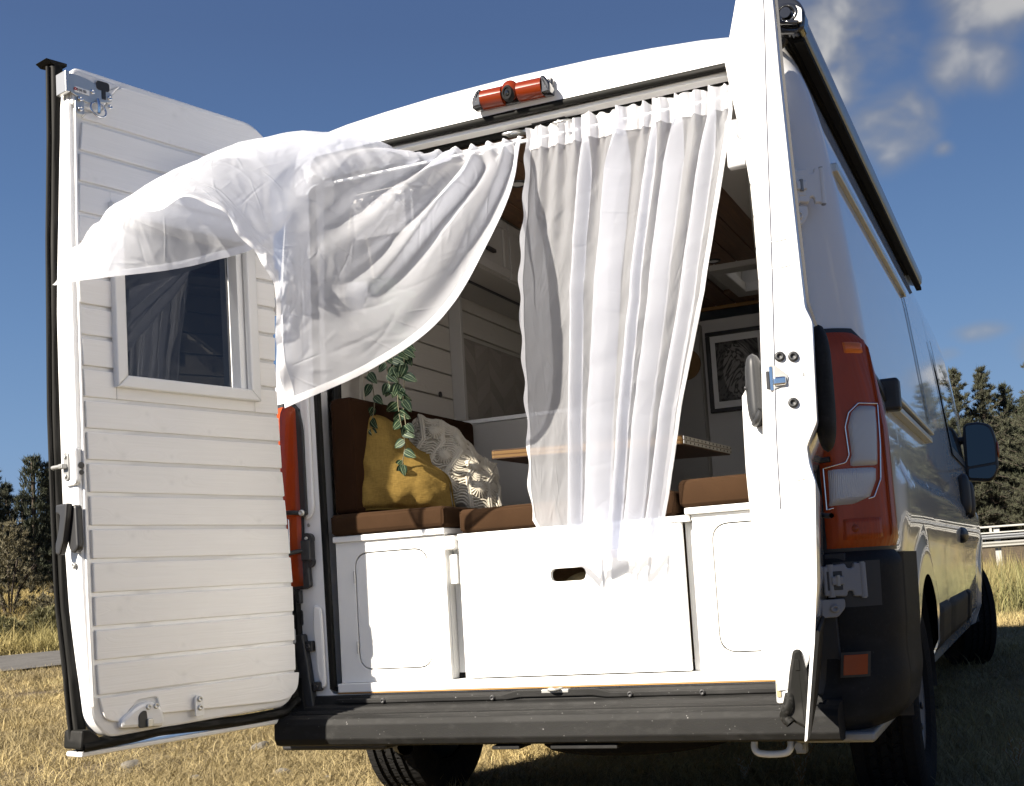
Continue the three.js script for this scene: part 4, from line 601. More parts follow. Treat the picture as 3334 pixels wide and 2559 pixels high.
{
  const c = thing('tall_cupboard', 'tall grey-white cupboard beside the framed picture at the back', 'cupboard', [-0.38, 0.5, -3.10]);
  part('carcass', span(-0.16, 0.17, 0, 1.688, -0.19, 0.2, 0.003), M.shadedWhite, c);
  part('cupboard_door', span(-0.155, 0.165, 0.05, 1.68, 0.201, 0.216, 0.003), std({ color: col(0.30, 0.29, 0.27), roughness: 0.3 }), c);
  part('door_handle', span(0.13, 0.14, 0.62, 0.72, 0.216, 0.23, 0.003), M.black, c);
}
{
  const w = thing('woven_disc', 'round woven straw disc hung on the tall cupboard door', 'wall decoration', [-0.30, 1.97, -2.875]);
  const rings = []; for (let i = 0; i < 12; i++) rings.push(new THREE.TorusGeometry(0.006 + i * 0.007, 0.005, 6, 40));
  part('coil', rings, std({ color: col(0.20, 0.12, 0.05), roughness: 0.9 }), w);
}
{
  const p = thing('framed_picture', 'dark abstract print in a black frame on the rear partition wall', 'picture', [-0.02, 1.915, -2.945]);
  const w = 0.34, h = 0.45;
  const f = [[-w / 2, w / 2, h / 2 - 0.022, h / 2], [-w / 2, w / 2, -h / 2, -h / 2 + 0.022], [-w / 2, -w / 2 + 0.022, -h / 2 + 0.0225, h / 2 - 0.0225], [w / 2 - 0.022, w / 2, -h / 2 + 0.0225, h / 2 - 0.0225]];
  for (const [a, b, c, d] of f) part('frame_bar', span(a, b, c, d, 0, 0.024, 0.003), M.black, p);
  part('mount', span(-w / 2 + 0.02, w / 2 - 0.02, -h / 2 + 0.02, h / 2 - 0.02, 0.001, 0.006, 0), M.board, p);
  part('print', new THREE.PlaneGeometry(w - 0.10, h - 0.12).translate(0, 0, 0.0085), std({ map: printTex, roughness: 0.6 }), p);
}
// ---------------------------------------------------------------- benches across the rear
function cabinetFront(x0, x1, y0, y1, d0, d1, e0, e1, r) { const s = poly([[x0, y0], [x1, y0], [x1, y1], [x0, y1]]); s.holes.push(rpoly([[d0, e0], [d1, e0], [d1, e1], [d0, e1]], r)); return s; }
{
  const c = thing('bench_cabinet', 'white bench cabinet with a rounded hatch on the left side of the rear opening', 'cabinet', [-0.53, 0.508, -0.03]);
  const X = 0.53, Y = -0.508;
  part('carcass', [metreUV(ext(cabinetFront(-0.738 + X, -0.33 + X, 0.536 + Y, 0.997 + Y, -0.668 + X, -0.392 + X, 0.575 + Y, 0.96 + Y, 0.055), 0.016, 0.001)), span(-0.738 + X, -0.33 + X, 0.536 + Y, 0.997 + Y, -0.86, -0.004, 0.002)], M.board, c);
  part('hatch', [ext(rpoly([[-0.6638 + X, 0.5792 + Y], [-0.3962 + X, 0.5792 + Y], [-0.3962 + X, 0.9558 + Y], [-0.6638 + X, 0.9558 + Y]], 0.052), 0.015, 0.0006)], M.board, c);
  part('hatch_gap_shade', span(-0.672 + X, -0.388 + X, 0.571 + Y, 0.964 + Y, -0.0036, -0.001, 0.0005), M.black, c);  // black sheet added behind the hatch, stands in for shade in the gap
  part('top_board', span(-0.742 + X, -0.322 + X, 0.9975 + Y, 1.018 + Y, -0.86, 0.028, 0.004, 2), M.board, c);
  for (const y of [0.65, 0.88]) part('hatch_hinge', [cyl(0.004, 0.04, -0.669 + X, y + Y, 0.019, 'y', 0.004, 10)], M.zinc, c);
  part('hatch_latch', [cyl(0.006, 0.003, -0.41 + X, 0.82 + Y, 0.0155, 'z')], M.inner, c);
}
{
  const c = thing('bench_cabinet', 'white bench cabinet with a rounded hatch on the right, beside the open right door', 'cabinet', [0.62, 0.508, -0.03]);
  const X = -0.62, Y = -0.508;
  part('carcass', [metreUV(ext(cabinetFront(0.506 + X, 0.752 + X, 0.536 + Y, 0.99 + Y, 0.55 + X, 0.742 + X, 0.585 + Y, 0.962 + Y, 0.055), 0.016, 0.001)), span(0.506 + X, 0.752 + X, 0.536 + Y, 0.99 + Y, -0.86, -0.004, 0.002), span(0.493 + X, 0.5055 + X, 0.536 + Y, 0.99 + Y, -0.2, 0.014, 0.002)], M.board, c);
  part('hatch', [ext(rpoly([[0.5542 + X, 0.5892 + Y], [0.7378 + X, 0.5892 + Y], [0.7378 + X, 0.9578 + Y], [0.5542 + X, 0.9578 + Y]], 0.052), 0.015, 0.0006)], M.board, c);
  part('hatch_gap_shade', span(0.546 + X, 0.746 + X, 0.581 + Y, 0.966 + Y, -0.0036, -0.001, 0.0005), M.black, c);  // added black sheet, paints the shade of the gap round this hatch
  part('top_board', [span(0.478 + X, 0.752 + X, 0.993 + Y, 1.013 + Y, -0.86, 0.036, 0.005, 2), span(0.492 + X, 0.752 + X, 0.975 + Y, 0.9925 + Y, -0.8, 0.018, 0.003)], M.board, c);
  part('hatch_latch', [cyl(0.006, 0.003, 0.575 + X, 0.82 + Y, 0.0155, 'z')], M.inner, c);
}
{
  const c = thing('storage_panel', 'large white panel with an oval hand hole closing the middle of the rear opening', 'panel', [0.095, 0.508, -0.015]);
  const X = -0.095, Y = -0.508;
  const s = poly([[-0.275 + X, 0.5395 + Y], [0.463 + X, 0.5395 + Y], [0.463 + X, 0.972 + Y], [-0.275 + X, 0.972 + Y]].map(([a, b]) => [a, b]));
  s.holes.push(rpoly([[0.036 + X, 0.822 + Y], [0.152 + X, 0.822 + Y], [0.152 + X, 0.862 + Y], [0.036 + X, 0.862 + Y]], 0.03));
  part('front_board', [metreUV(ext(s, 0.018, 0.0015)).translate(0, 0, -0.008)], M.board, c);
  part('top_board', [span(-0.278 + X, 0.49 + X, 0.973 + Y, 0.993 + Y, -0.6, 0.012, 0.003)], M.board, c);
  part('gap_board', [span(-0.329 + X, -0.276 + X, 0.536 + Y, 0.972 + Y, -0.075, -0.055, 0.001)], M.board, c); part('gap_board', [span(0.464 + X, 0.492 + X, 0.536 + Y, 0.972 + Y, -0.05, -0.026, 0.001)], M.board, c);
  part('base_strip', [span(-0.742 + X, 0.752 + X, 0.506 + Y, 0.535 + Y, -0.05, 0.022, 0.003)], M.board, c);
  part('base_edge', [span(-0.742 + X, 0.752 + X, 0.502 + Y, 0.5055 + Y, -0.05, 0.0225, 0.001)], M.ply, c);
  part('gap_latch', [span(-0.322 + X, -0.283 + X, 0.945 + Y, 0.99 + Y, -0.05, 0.02, 0.008, 2), span(-0.315 + X, -0.288 + X, 0.835 + Y, 0.93 + Y, -0.05, 0.002, 0.006, 2)], M.inner, c);
  part('back_board', [span(-0.3 + X, 0.47 + X, 0.536 + Y, 0.972 + Y, -0.48, -0.46, 0.001)], M.plyDark, c);
  part('straw_hat', [new THREE.SphereGeometry(0.07, 20, 12).scale(1, 0.5, 1).translate(0.01, 0.305, -0.12)], std({ color: col(0.5, 0.36, 0.17), roughness: 0.9 }), c);
}
// ---------------------------------------------------------------- cushions
function cushionGeo(w, h, d, r, seed) {
  const g0 = new RoundedBoxGeometry(w, h, d, 5, r), p = g0.attributes.position;
  for (let i = 0; i < p.count; i++) { const x = p.getX(i), y = p.getY(i), z = p.getZ(i); const n = fbm(x * 7 + 3, z * 7 + y * 9, seed, 3) - 0.5; p.setXYZ(i, x + 0.004 * n, y + 0.008 * n + 0.003 * Math.cos((x / w) * 3), z + 0.006 * (fbm(x * 9, y * 12, seed + 3, 3) - 0.5)); }
  g0.computeVertexNormals(); return metreUV(toCreasedNormals(mergeVertices(plain(g0)), 1.0));
}
function cushion(label, x0, x1, y0, y1, z0, z1, mat, seed, name = 'bench_cushion', r = 0.018) {
  const w = x1 - x0, h = y1 - y0, d = z1 - z0, c = thing(name, label, 'cushion', [(x0 + x1) / 2, y0, (z0 + z1) / 2], 'brown bench cushions');
  part('cover', cushionGeo(w, h, d, r, seed).translate(0, h / 2, 0), mat, c);
  const e = 0.004, W = w / 2 - 0.006, D = d / 2 - 0.006, yy = h - 0.011;
  part('piping', [tube([[-W, yy, D], [-W * 0.5, yy + e, D], [0, yy + e * 1.2, D], [W * 0.5, yy + e, D], [W, yy, D]], 0.0028, 20, 6), tube([[-W, 0.012, D], [0, 0.011, D], [W, 0.012, D]], 0.0028, 16, 6), tube([[W, 0.012, D], [W + 0.001, h / 2, D], [W, yy, D]], 0.0025, 10, 6)], mat, c);
  return c;
}
cushion('brown suede seat cushion on the left bench under the yellow pillow', -0.742, -0.312, 1.019, 1.09, -0.88, 0.012, M.suede, 3);
cushion('brown suede seat cushion in the middle, partly behind the hanging curtain', -0.268, 0.452, 0.994, 1.07, -0.6, 0.004, M.suede, 5);
cushion('brown suede seat cushion on the right bench next to the open door', 0.462, 0.745, 1.0145, 1.096, -0.88, 0.004, M.suede, 8);
cushion('tall dark brown backrest cushion standing against the left wall', -0.742, -0.65, 1.0905, 1.485, -0.925, -0.02, M.darkSuede, 11, 'backrest_cushion', 0.02);
// ---------------------------------------------------------------- folding table of two plywood layers
{
  const t = thing('folding_table', 'plywood folding table of two layers with a perforated metal hinge on its right edge', 'table', [0.05, 0.5, -0.63]);
  const P = [[-0.285, -0.30], [0.35, -0.46], [0.385, -0.99], [-0.25, -0.83]].map(([x, z]) => [x - 0.05, z + 0.63]);
  const slab = (y0, y1, r = 0.012) => metreUV(remap(ext(rpoly(P.map(([x, z]) => [x, -z]), r), y1 - y0, 0.001), (x, y, z) => [x, y0 + z, -y]));
  part('tabletop', slab(0.782, 0.7865), M.tabletop, t);
  for (const [a, b] of [[0.758, 0.7675], [0.7705, 0.7817]]) part('ply_layer', slab(a, b), M.ply, t);
  part('ply_core', slab(0.7677, 0.7703, 0.013), M.plyDark, t);
  part('underside', slab(0.7545, 0.7577), M.tabletop, t);
  const B = P[1], C = P[2], dx = C[0] - B[0], dz = C[1] - B[1], len = Math.hypot(dx, dz), ang = Math.atan2(-dz, dx);
  const hinge = part('piano_hinge', [span(0, len - 0.02, 0, 0.0125, -0.002, 0.002, 0.001), span(0, len - 0.02, 0.0145, 0.027, -0.002, 0.002, 0.001)], M.alu, t);
  hinge.position.set(B[0] + dx * 0.02 + 0.004, 0.7575, B[1] + dz * 0.02); hinge.rotation.y = ang;
  for (let i = 0; i < 13; i++) for (const y of [0.006, 0.0205]) part('hinge_hole', [cyl(0.0032, 0.002, 0.02 + i * (len - 0.05) / 12, y, -0.0022, 'z', 0.0032, 10), cyl(0.0032, 0.002, 0.02 + i * (len - 0.05) / 12, y, 0.0022, 'z', 0.0032, 10)], M.black, hinge);
  part('table_leg', [cyl(0.03, 0.75, 0.0, 0.378, -0.05), cyl(0.11, 0.015, 0, 0.008, -0.05)], M.alu, t);
}
// ---------------------------------------------------------------- pillows
function pillowGeo(w, h, t, seed, wrinkle, n = 56, slump = 0.6) {
  const f = (sgn) => gridMesh(n, n, (u, v) => { const a = u * 2 - 1, b = v * 2 - 1, e = Math.pow((1 - a ** 2) * (1 - b ** 2), 0.42), pin = 1 - 0.075 * (1 - Math.abs(a) ** 3) * Math.abs(b) ** 2, pin2 = 1 - 0.075 * (1 - Math.abs(b) ** 3) * Math.abs(a) ** 2;
    const wr = wrinkle * (Math.sin(9 * a + 6 * b + 5 * fbm(a * 2 + 7, b * 2 + 4, seed, 3)) * smooth(0.35, 0.95, Math.max(Math.abs(a), -b)) + 1.2 * (fbm(a * 3 + 9, b * 3 + 9, seed + 2, 4) - 0.5));
    const cr = smooth(-0.5, 1, a) * smooth(-0.5, 1, b) * slump; return [a * w / 2 * pin2 - 0.25 * cr * w, b * h / 2 * pin - 0.55 * cr * h, sgn * (t / 2 * e + wr * Math.min(1, e * 3)) - 0.3 * cr * w]; });
  const g = mergeGeometries([plain(f(1)), plain(f(-1))]); return g;
}
{
  const p = thing('yellow_pillow', 'mustard yellow linen pillow leaning on the brown backrest', 'pillow', [-0.572, 1.09, -0.20]);
  const h = new THREE.Group(); 
  const g = pillowGeo(0.345, 0.355, 0.12, 3, 0.006); const uv = g.attributes.uv; for (let i = 0; i < uv.count; i++) uv.setXY(i, uv.getX(i) * 0.8, uv.getY(i) * 0.8);
  const rot = new THREE.Matrix4().makeRotationFromEuler(new THREE.Euler(-0.20, 0.78, -0.06, 'YXZ')).setPosition(0, 0.175, 0); g.applyMatrix4(rot);
  part('cover', g, M.yellow, p);
  const seam = []; for (let i = 0; i <= 80; i++) { const t = i / 80 * 4, k = Math.floor(t) % 4, f = (t % 1) * 2 - 1, pin = 1 - 0.075 * (1 - Math.abs(f) ** 3); const q = [[f, -pin], [pin, f], [-f, pin], [-pin, -f]][k]; const sl = smooth(-0.5, 1, q[0]) * smooth(-0.5, 1, q[1]) * 0.6, v = new THREE.Vector3(q[0] * 0.18 - 0.25 * sl * 0.36, q[1] * 0.18 - 0.55 * sl * 0.36, -0.3 * sl * 0.36).applyMatrix4(rot); seam.push([v.x, v.y, v.z]); }
  part('seam', tube(seam, 0.0035, 160, 6, false), M.yellow, p);
}
{
  const p = thing('macrame_pillow', 'cream macrame pillow with knotted cords and a fringe beside the yellow pillow', 'pillow', [-0.485, 1.09, -0.42]);
  const W = 0.37, H = 0.34, T = 0.15;
  const rot = new THREE.Matrix4().makeRotationFromEuler(new THREE.Euler(-0.30, 0.50, -0.30, 'YXZ')).setPosition(0, 0.165, 0);
  const surf = (a, b, o = 0) => { const e = Math.pow(Math.max(0, (1 - a ** 2) * (1 - b ** 2)), 0.42), sl = smooth(-0.5, 1, a) * smooth(-0.5, 1, b) * 0.5, v = new THREE.Vector3(a * W / 2 * (1 - 0.075 * (1 - Math.abs(b) ** 3) * a * a) - 0.25 * sl * W, b * H / 2 * (1 - 0.075 * (1 - Math.abs(a) ** 3) * b * b) - 0.55 * sl * H, T / 2 * e + o - 0.3 * sl * W).applyMatrix4(rot); return [v.x, v.y, v.z]; };
  part('cover', pillowGeo(W, H, T, 9, 0.003, 40, 0.5).applyMatrix4(rot), M.cream2, p);
  const cords = [], R = rng(41);
  const along = (f, r = 0.0042, n = 14) => { const pts = []; for (let i = 0; i <= n; i++) { const [a, b] = f(i / n); pts.push(surf(clamp(a, -0.97, 0.97), clamp(b, -0.97, 0.97), 0.003)); } cords.push(tube(pts, r, n * 2, 5)); };
  for (let c = -2; c <= 2; c++) { for (const d of [-0.025, 0.025]) along((t) => [c * 0.42 + d + 0.21 * Math.abs(((t * 3) % 2) - 1) - 0.1, t * 1.94 - 0.97], 0.0062, 30); }
  for (let c = -5; c <= 4; c++) for (let k = 0; k < 30; k++) { const b = -0.93 + k * 0.064, a0 = c * 0.21, dir = (c & 1) ? 1 : -1; if (R() < 0.1) continue; along((t) => [a0 + 0.21 * t, b + dir * 0.05 * Math.sin(t * 3) + 0.012 * (R() - 0.5)], 0.0042, 5); }
  part('cord', cords, M.cream, p).userData.kind = 'stuff';
  for (const [a, b] of [[-0.55, 0.55], [0.05, 0.62], [-0.22, 0.02], [0.42, 0.1], [0.0, -0.58], [0.6, -0.5], [-0.6, -0.45]]) {
    const fl = []; for (let i = 0; i < 18; i++) { const t = i / 18 * Math.PI * 2; fl.push(tube([surf(a, b, 0.02), surf(a + 0.10 * Math.cos(t), b + 0.10 * Math.sin(t), 0.015), surf(a + 0.19 * Math.cos(t), b + 0.19 * Math.sin(t), 0.004)], 0.004, 6, 5)); }
    part('knot_flower', fl, M.cream, p);
  }
  const fr = []; for (let i = 0; i < 90; i++) { const s = i % 2, t = (Math.floor(i / 2) / 45) * 1.9 - 0.95, q = surf(s ? -0.98 : 0.98, t), x = (R() - 0.5) * 0.02; fr.push(tube([q, [q[0] + (s ? -0.015 : 0.012), q[1] - 0.012, q[2] + 0.008 + x], [q[0] + (s ? -0.02 : 0.016) + x, q[1] - 0.035 - 0.02 * R(), q[2] + 0.01 + x]], 0.0028, 6, 5)); }
  part('fringe', fr, M.cream, p).userData.kind = 'stuff';
}
// ---------------------------------------------------------------- hanging plant in a macrame holder
{
  const p = thing('hanging_plant', 'trailing plant with white striped green leaves hanging in a cord holder', 'plant', [-0.672, 2.28, -0.15]);
  const R = rng(63);
  const pot = part('pot', [new THREE.LatheGeometry([[0, 0], [0.042, 0.0], [0.056, 0.06], [0.06, 0.11], [0.055, 0.11], [0.05, 0.09], [0, 0.09]].map((q) => new THREE.Vector2(...q)), 32).translate(0, -0.50, 0)], M.inner, p);
  const cords = []; for (let i = 0; i < 4; i++) { const t = i / 4 * Math.PI * 2 + 0.4; cords.push(tube([[0, -0.02, 0], [0.045 * Math.cos(t), -0.22, 0.045 * Math.sin(t)], [0.076 * Math.cos(t), -0.40, 0.076 * Math.sin(t)], [0.06 * Math.cos(t), -0.50, 0.06 * Math.sin(t)], [0.012 * Math.cos(t), -0.55, 0.012 * Math.sin(t)]], 0.0035, 30, 5)); }
  part('holder_cord', cords, M.cream, p);
  const tas = []; for (let i = 0; i < 12; i++) { const x = (R() - 0.5) * 0.02, z = (R() - 0.5) * 0.02; tas.push(tube([[x * 0.3, -0.54, z * 0.3], [x * 0.5 - 0.012, -0.66, z * 0.5], [x - 0.014, -0.80, z], [x * 1.6 - 0.006, -0.845 - 0.01 * R(), z * 1.6]], 0.0022, 10, 4)); }
  part('tassel', tas, M.cream, p).userData.kind = 'stuff';
  const leafShape = new THREE.Shape(); leafShape.moveTo(0, 0); leafShape.bezierCurveTo(0.42, 0.08, 0.42, 0.5, 0, 1); leafShape.bezierCurveTo(-0.42, 0.5, -0.42, 0.08, 0, 0);
  const mk = (bend, fold) => { const g = new THREE.ShapeGeometry(leafShape, 8), q = g.attributes.position, uv = g.attributes.uv; for (let i = 0; i < q.count; i++) { const x = q.getX(i), y = q.getY(i); uv.setXY(i, x / 0.64 + 0.5, y); q.setXYZ(i, x, y - 0.1 * bend * y * y, fold * Math.abs(x) * 0.6 - bend * y * y * 0.4); } g.computeVertexNormals(); return g; };
  const kinds = [mk(0.5, 0.5), mk(0.8, 0.3), mk(0.25, 0.7)];
  const leaf = (x, y, z, size, side) => {                             // hangs from its stem, face turned more or less outwards
    const m = part('leaf', kinds[Math.floor(R() * 3)], M.leaf, p), d = new THREE.Vector3(side * (0.35 + 0.9 * R()), -0.35 - 0.8 * R(), 0.25 * (R() - 0.3)).normalize();
    const n = new THREE.Vector3(0.5 + 1.2 * (R() - 0.5), -0.1 + 0.9 * (R() - 0.5), 1).normalize(), w = new THREE.Vector3().crossVectors(d, n).normalize(); n.crossVectors(w, d);
    m.quaternion.setFromRotationMatrix(new THREE.Matrix4().makeBasis(w, d, n)); m.position.set(x, y, z); m.scale.set(size * 1.05, size, size);
  };
  const stems = [];
  for (const [x0, z0, x1, z1, y1, gap] of [[0.0, 0.03, 0.035, 0.03, -0.90, 0.036], [0.03, 0.0, 0.14, 0.02, -1.03, 0.034], [0.02, 0.04, 0.10, 0.03, -0.76, 0.032], [0.02, -0.03, 0.165, 0.0, -0.66, 0.034], [0.02, 0.03, 0.13, 0.03, -0.70, 0.03], [0.03, 0.03, 0.16, 0.02, -0.90, 0.044]]) {
    const pts = [[x0, -0.40, z0], [mix(x0, x1, 0.5), -0.38, mix(z0, z1, 0.5)]]; const n = Math.max(2, Math.round((-0.42 - y1) / 0.08)); for (let i = 0; i <= n; i++) pts.push([x1 + 0.010 * Math.sin(i * 1.7 + x0 * 90), mix(-0.44, y1, i / n), z1 + 0.008 * Math.cos(i * 2.1)]);
    stems.push(tube(pts, 0.0018, 40, 5));
    const c = new THREE.CatmullRomCurve3(pts.map((q) => new THREE.Vector3(...q))), L = c.getLength();
    for (let d = 0.06, k = 0; d < L; d += gap, k++) { const q = c.getPoint(Math.min(1, d / L)), t = d / L; leaf(q.x, q.y, q.z, mix(0.066, 0.046, t) * (0.85 + 0.3 * R()), k % 2 ? 1 : -1); }
    const e = c.getPoint(1); leaf(e.x, e.y, e.z, 0.042, 0.5); leaf(e.x, e.y, e.z, 0.042, -0.5);
  }
  part('stem', stems, M.stem, p);
}
// ---------------------------------------------------------------- curtains on a rod across the top of the opening
{
  const rod = thing('curtain_rod', 'thin white rod carrying both curtains under the door header', 'curtain rod', [0, 2.243, -0.068]);
  part('rod', [cyl(0.006, 1.47, 0, 0, 0, 'x')], M.inner, rod); part('rod_end', [cyl(0.012, 0.03, -0.73, 0, 0, 'x')], M.inner, rod); part('rod_end', [cyl(0.012, 0.03, 0.73, 0, 0, 'x')], M.inner, rod);
}
const crm = (a, b, c, d, t) => 0.5 * (2 * b + (c - a) * t + (2 * a - 5 * b + 4 * c - d) * t * t + (3 * b - a - 3 * c + d) * t * t * t);
function sheet(N, u, v) {                                             // Catmull-Rom through a net of points N[i][j]
  const row = (pts, t) => { const n = pts.length - 1, x = clamp(t) * n, i = Math.min(n - 1, Math.floor(x)), f = x - i, g = (k) => pts[clamp(k, 0, n)]; return [0, 1, 2].map((c) => crm(i ? g(i - 1)[c] : 2 * g(0)[c] - g(1)[c], g(i)[c], g(i + 1)[c], i + 2 > n ? 2 * g(n)[c] - g(n - 1)[c] : g(i + 2)[c], f)); };
  return row(N.map((r) => row(r, v)), u);
}
{
  const N = [
    [[0.03, 2.24, -0.03], [0.03, 2.04, 0.08], [0.01, 1.82, 0.24], [-0.08, 1.59, 0.38], [-0.27, 1.46, 0.46], [-0.53, 1.37, 0.52]],
    [[-0.09, 2.24, -0.03], [-0.08, 2.1, 0.1], [-0.13, 1.91, 0.28], [-0.22, 1.71, 0.44], [-0.36, 1.59, 0.54], [-0.51, 1.54, 0.58]],
    [[-0.21, 2.24, -0.03], [-0.22, 2.14, 0.12], [-0.25, 1.98, 0.34], [-0.3, 1.84, 0.52], [-0.38, 1.75, 0.62], [-0.45, 1.68, 0.66]],
    [[-0.34, 2.24, -0.03], [-0.36, 2.23, 0.12], [-0.39, 2.17, 0.34], [-0.41, 2.02, 0.58], [-0.43, 1.85, 0.72], [-0.46, 1.78, 0.76]],
    [[-0.52, 2.25, -0.03], [-0.53, 2.31, 0.12], [-0.55, 2.24, 0.36], [-0.57, 2.11, 0.62], [-0.53, 1.96, 0.8], [-0.52, 1.88, 0.86]],
    [[-0.64, 2.25, -0.03], [-0.66, 2.33, 0.1], [-0.71, 2.28, 0.3], [-0.75, 2.13, 0.58], [-0.71, 1.96, 0.8], [-0.71, 1.86, 0.9]],
    [[-0.71, 2.25, -0.03], [-0.74, 2.3, 0.08], [-0.86, 2.24, 0.26], [-0.9, 2.09, 0.56], [-0.86, 1.94, 0.8], [-0.84, 1.81, 0.95]],
    [[-0.75, 2.25, -0.03], [-0.77, 2.14, 0.05], [-0.81, 1.97, 0.22], [-0.83, 1.84, 0.52], [-0.89, 1.76, 0.76], [-0.92, 1.69, 0.98]]];
  const c = thing('left_curtain', 'sheer white curtain blown out sideways by the wind across the left door', 'curtain', [0, 2.243, -0.03]);
  const base = (u, v) => sheet(N, u, v);
  const pt = (u, v) => {
    const p = base(u, v), e = 0.004, a = base(clamp(u + e), v), b = base(clamp(u - e), v), d = base(u, clamp(v + e)), f = base(u, clamp(v - e));
    const tu = new THREE.Vector3(a[0] - b[0], a[1] - b[1], a[2] - b[2]), tv = new THREE.Vector3(d[0] - f[0], d[1] - f[1], d[2] - f[2]), n = tu.cross(tv).normalize();
    const gather = 0.020 * Math.sin(u * 88 + 3 * fbm(u * 9, v * 2, 4, 2)) * smooth(0.16, 0.02, v) * smooth(0, 0.015, v);
    const pleat = (0.022 * Math.sin(u * 66 + 3.0 * fbm(u * 5, v * 1.5, 6, 2) + v * 2) + 0.008 * Math.sin(u * 110 + v * 3)) * smooth(0.0, 0.14, v) * smooth(0.85, 0.3, v) * smooth(0.62, 0.2, u);
    const fold = 0.03 * (fbm(u * 3.2 + v * 2.2 + 2, v * 2.0 - u * 1.4 + 7, 12, 3) - 0.5) * smooth(0.1, 0.5, v);
    const cr = (1 - Math.abs(2 * fbm(u * 5 + v * 5, v * 4 - u * 3 + 3, 15, 3) - 1)) - 0.7, cr2 = (1 - Math.abs(2 * fbm(u * 11 - v * 7, v * 9 + u * 6, 19, 3) - 1)) - 0.7, cr3 = (1 - Math.abs(2 * fbm(u * 26 + v * 16, v * 13 - u * 9, 27, 2) - 1)) - 0.6;
    const w = gather + pleat + fold + (0.012 * cr + 0.004 * cr2 + 0.0008 * cr3) * smooth(0.06, 0.35, v) + 0.008 * Math.sin(u * 60 + v * 9) * smooth(0.9, 1, v);
    return [p[0] + n.x * w, p[1] + n.y * w - 2.243, p[2] + n.z * w + 0.03];
  };
  const uvs = (g, su, sv) => { const q = g.attributes.uv; for (let i = 0; i < q.count; i++) q.setXY(i, q.getX(i) * su, q.getY(i) * sv); return g; };
  part('cloth', uvs(gridMesh(300, 240, pt), 1.6, 1.4), M.windCloth, c);
  const off = (p, q) => [p[0], p[1], p[2] + q];
  part('hem', [gridMesh(200, 2, (u, v) => off(pt(u, mix(0.975, 1, v)), 0.003)), gridMesh(2, 160, (u, v) => off(pt(mix(0, 0.016, u), v), 0.003)), gridMesh(2, 120, (u, v) => off(pt(mix(0.988, 1, u), v), -0.003))], M.hem, c);
  part('header_tape', [gridMesh(120, 3, (u, v) => off(pt(u * 0.36, mix(-0.0, 0.045, v)), 0.004))], M.hem, c);
}
{
  const c = thing('right_curtain', 'sheer white curtain hanging in pleats in the middle of the rear opening', 'curtain', [0.38, 2.243, -0.03]);
  const xl = [[0, 0.042], [0.1, 0.034], [0.4, 0.012], [0.7, 0.012], [0.9, 0.022], [1, 0.034]], xr = [[0, 0.715], [0.06, 0.712], [0.46, 0.600], [0.7, 0.505], [0.88, 0.45], [1, 0.405]];
  const hemY = (u) => lerpTable([[0, 1.01], [0.06, 0.962], [0.12, 0.93], [0.24, 0.888], [0.30, 0.862], [0.36, 0.872], [0.5, 0.885], [0.7, 0.878], [0.85, 0.87], [1, 0.895]], u);
  const FOLDS = [[0.30, 0.335, 0.034, 0.021, 0.9], [0.47, 0.50, 0.070, 0.050, 0.95], [0.63, 0.64, 0.026, 0.013, 1.2], [0.745, 0.765, 0.050, 0.036, 0.8], [0.905, 0.92, 0.036, 0.024, 0.9]];
  const pt = (u, v) => {
    const y = mix(2.262, hemY(u), v);
    const soft = smooth(0, 0.16, v), ph = 40 * u + 3 * fbm(u * 6, v * 1.3, 31, 2);
    const pocket = 0.009 * smooth(0.10, 0.03, v) * Math.sin(u * 150 + 4 * fbm(u * 20, v * 9, 5, 2)) + 0.008 * smooth(0.45, 0.04, v) * Math.sin(u * 75 + 2);
    const L = lerpTable(xl, v), Rr = lerpTable(xr, v);
    let x = mix(L, Rr, u), z = -0.028 + 0.075 * smooth(0, 0.5, v) + pocket + 0.05 * smooth(0.7, 1, v) * (1 - u) + 0.007 * Math.sin(ph) * smooth(0.1, 0.4, u) + 0.010 * (fbm(u * 6, v * 7, 9, 3) - 0.5) + 0.008 * ((1 - Math.abs(2 * fbm(u * 8 + v * 5, v * 9, 3, 3) - 1)) - 0.6);
    for (const [c0, c1, w0, A0, grow] of FOLDS) {                     // cloth doubled back on itself: centre at the top and at the hem, half width, depth
      const c = mix(c0, c1, v) + 0.012 * (fbm(v * 3, c0 * 30, 13, 2) - 0.5), w = w0 * (0.8 + 0.4 * fbm(v * 2.5, c0 * 50, 14, 2)), t = (u - c) / w; if (Math.abs(t) >= 1) continue;
      const A = A0 * mix(0.45, 1, soft) * mix(1, grow, v), k = Math.sin(Math.PI * t);
      x -= A * k * (1 + 0.25 * Math.cos(Math.PI * t)); z += 0.026 * k * mix(0.5, 1, soft);
    }
    if (u < 0.03) x += 0.004 * Math.sin(v * 60) * (1 - u / 0.03);
    return [x - 0.38, y - 2.243 + 0.004 * Math.sin(u * 120) * smooth(0.04, 0, v), z + 0.03];
  };
  const g = gridMesh(420, 150, pt), q = g.attributes.uv; for (let i = 0; i < q.count; i++) q.setXY(i, q.getX(i) * 1.5, q.getY(i) * 1.5);
  part('cloth', g, M.curtain, c);
  const off = (p, s) => [p[0], p[1], p[2] + s];
  part('hem', [gridMesh(420, 2, (u, v) => off(pt(u, mix(0.98, 1, v)), 0.003)), gridMesh(2, 120, (u, v) => off(pt(mix(0, 0.022, u), v), 0.003)), gridMesh(2, 120, (u, v) => off(pt(mix(0.978, 1, u), v), 0.003))], M.hem, c);
  part('header_tape', [gridMesh(420, 3, (u, v) => off(pt(u, mix(0, 0.055, v)), 0.004))], M.hem, c);
}

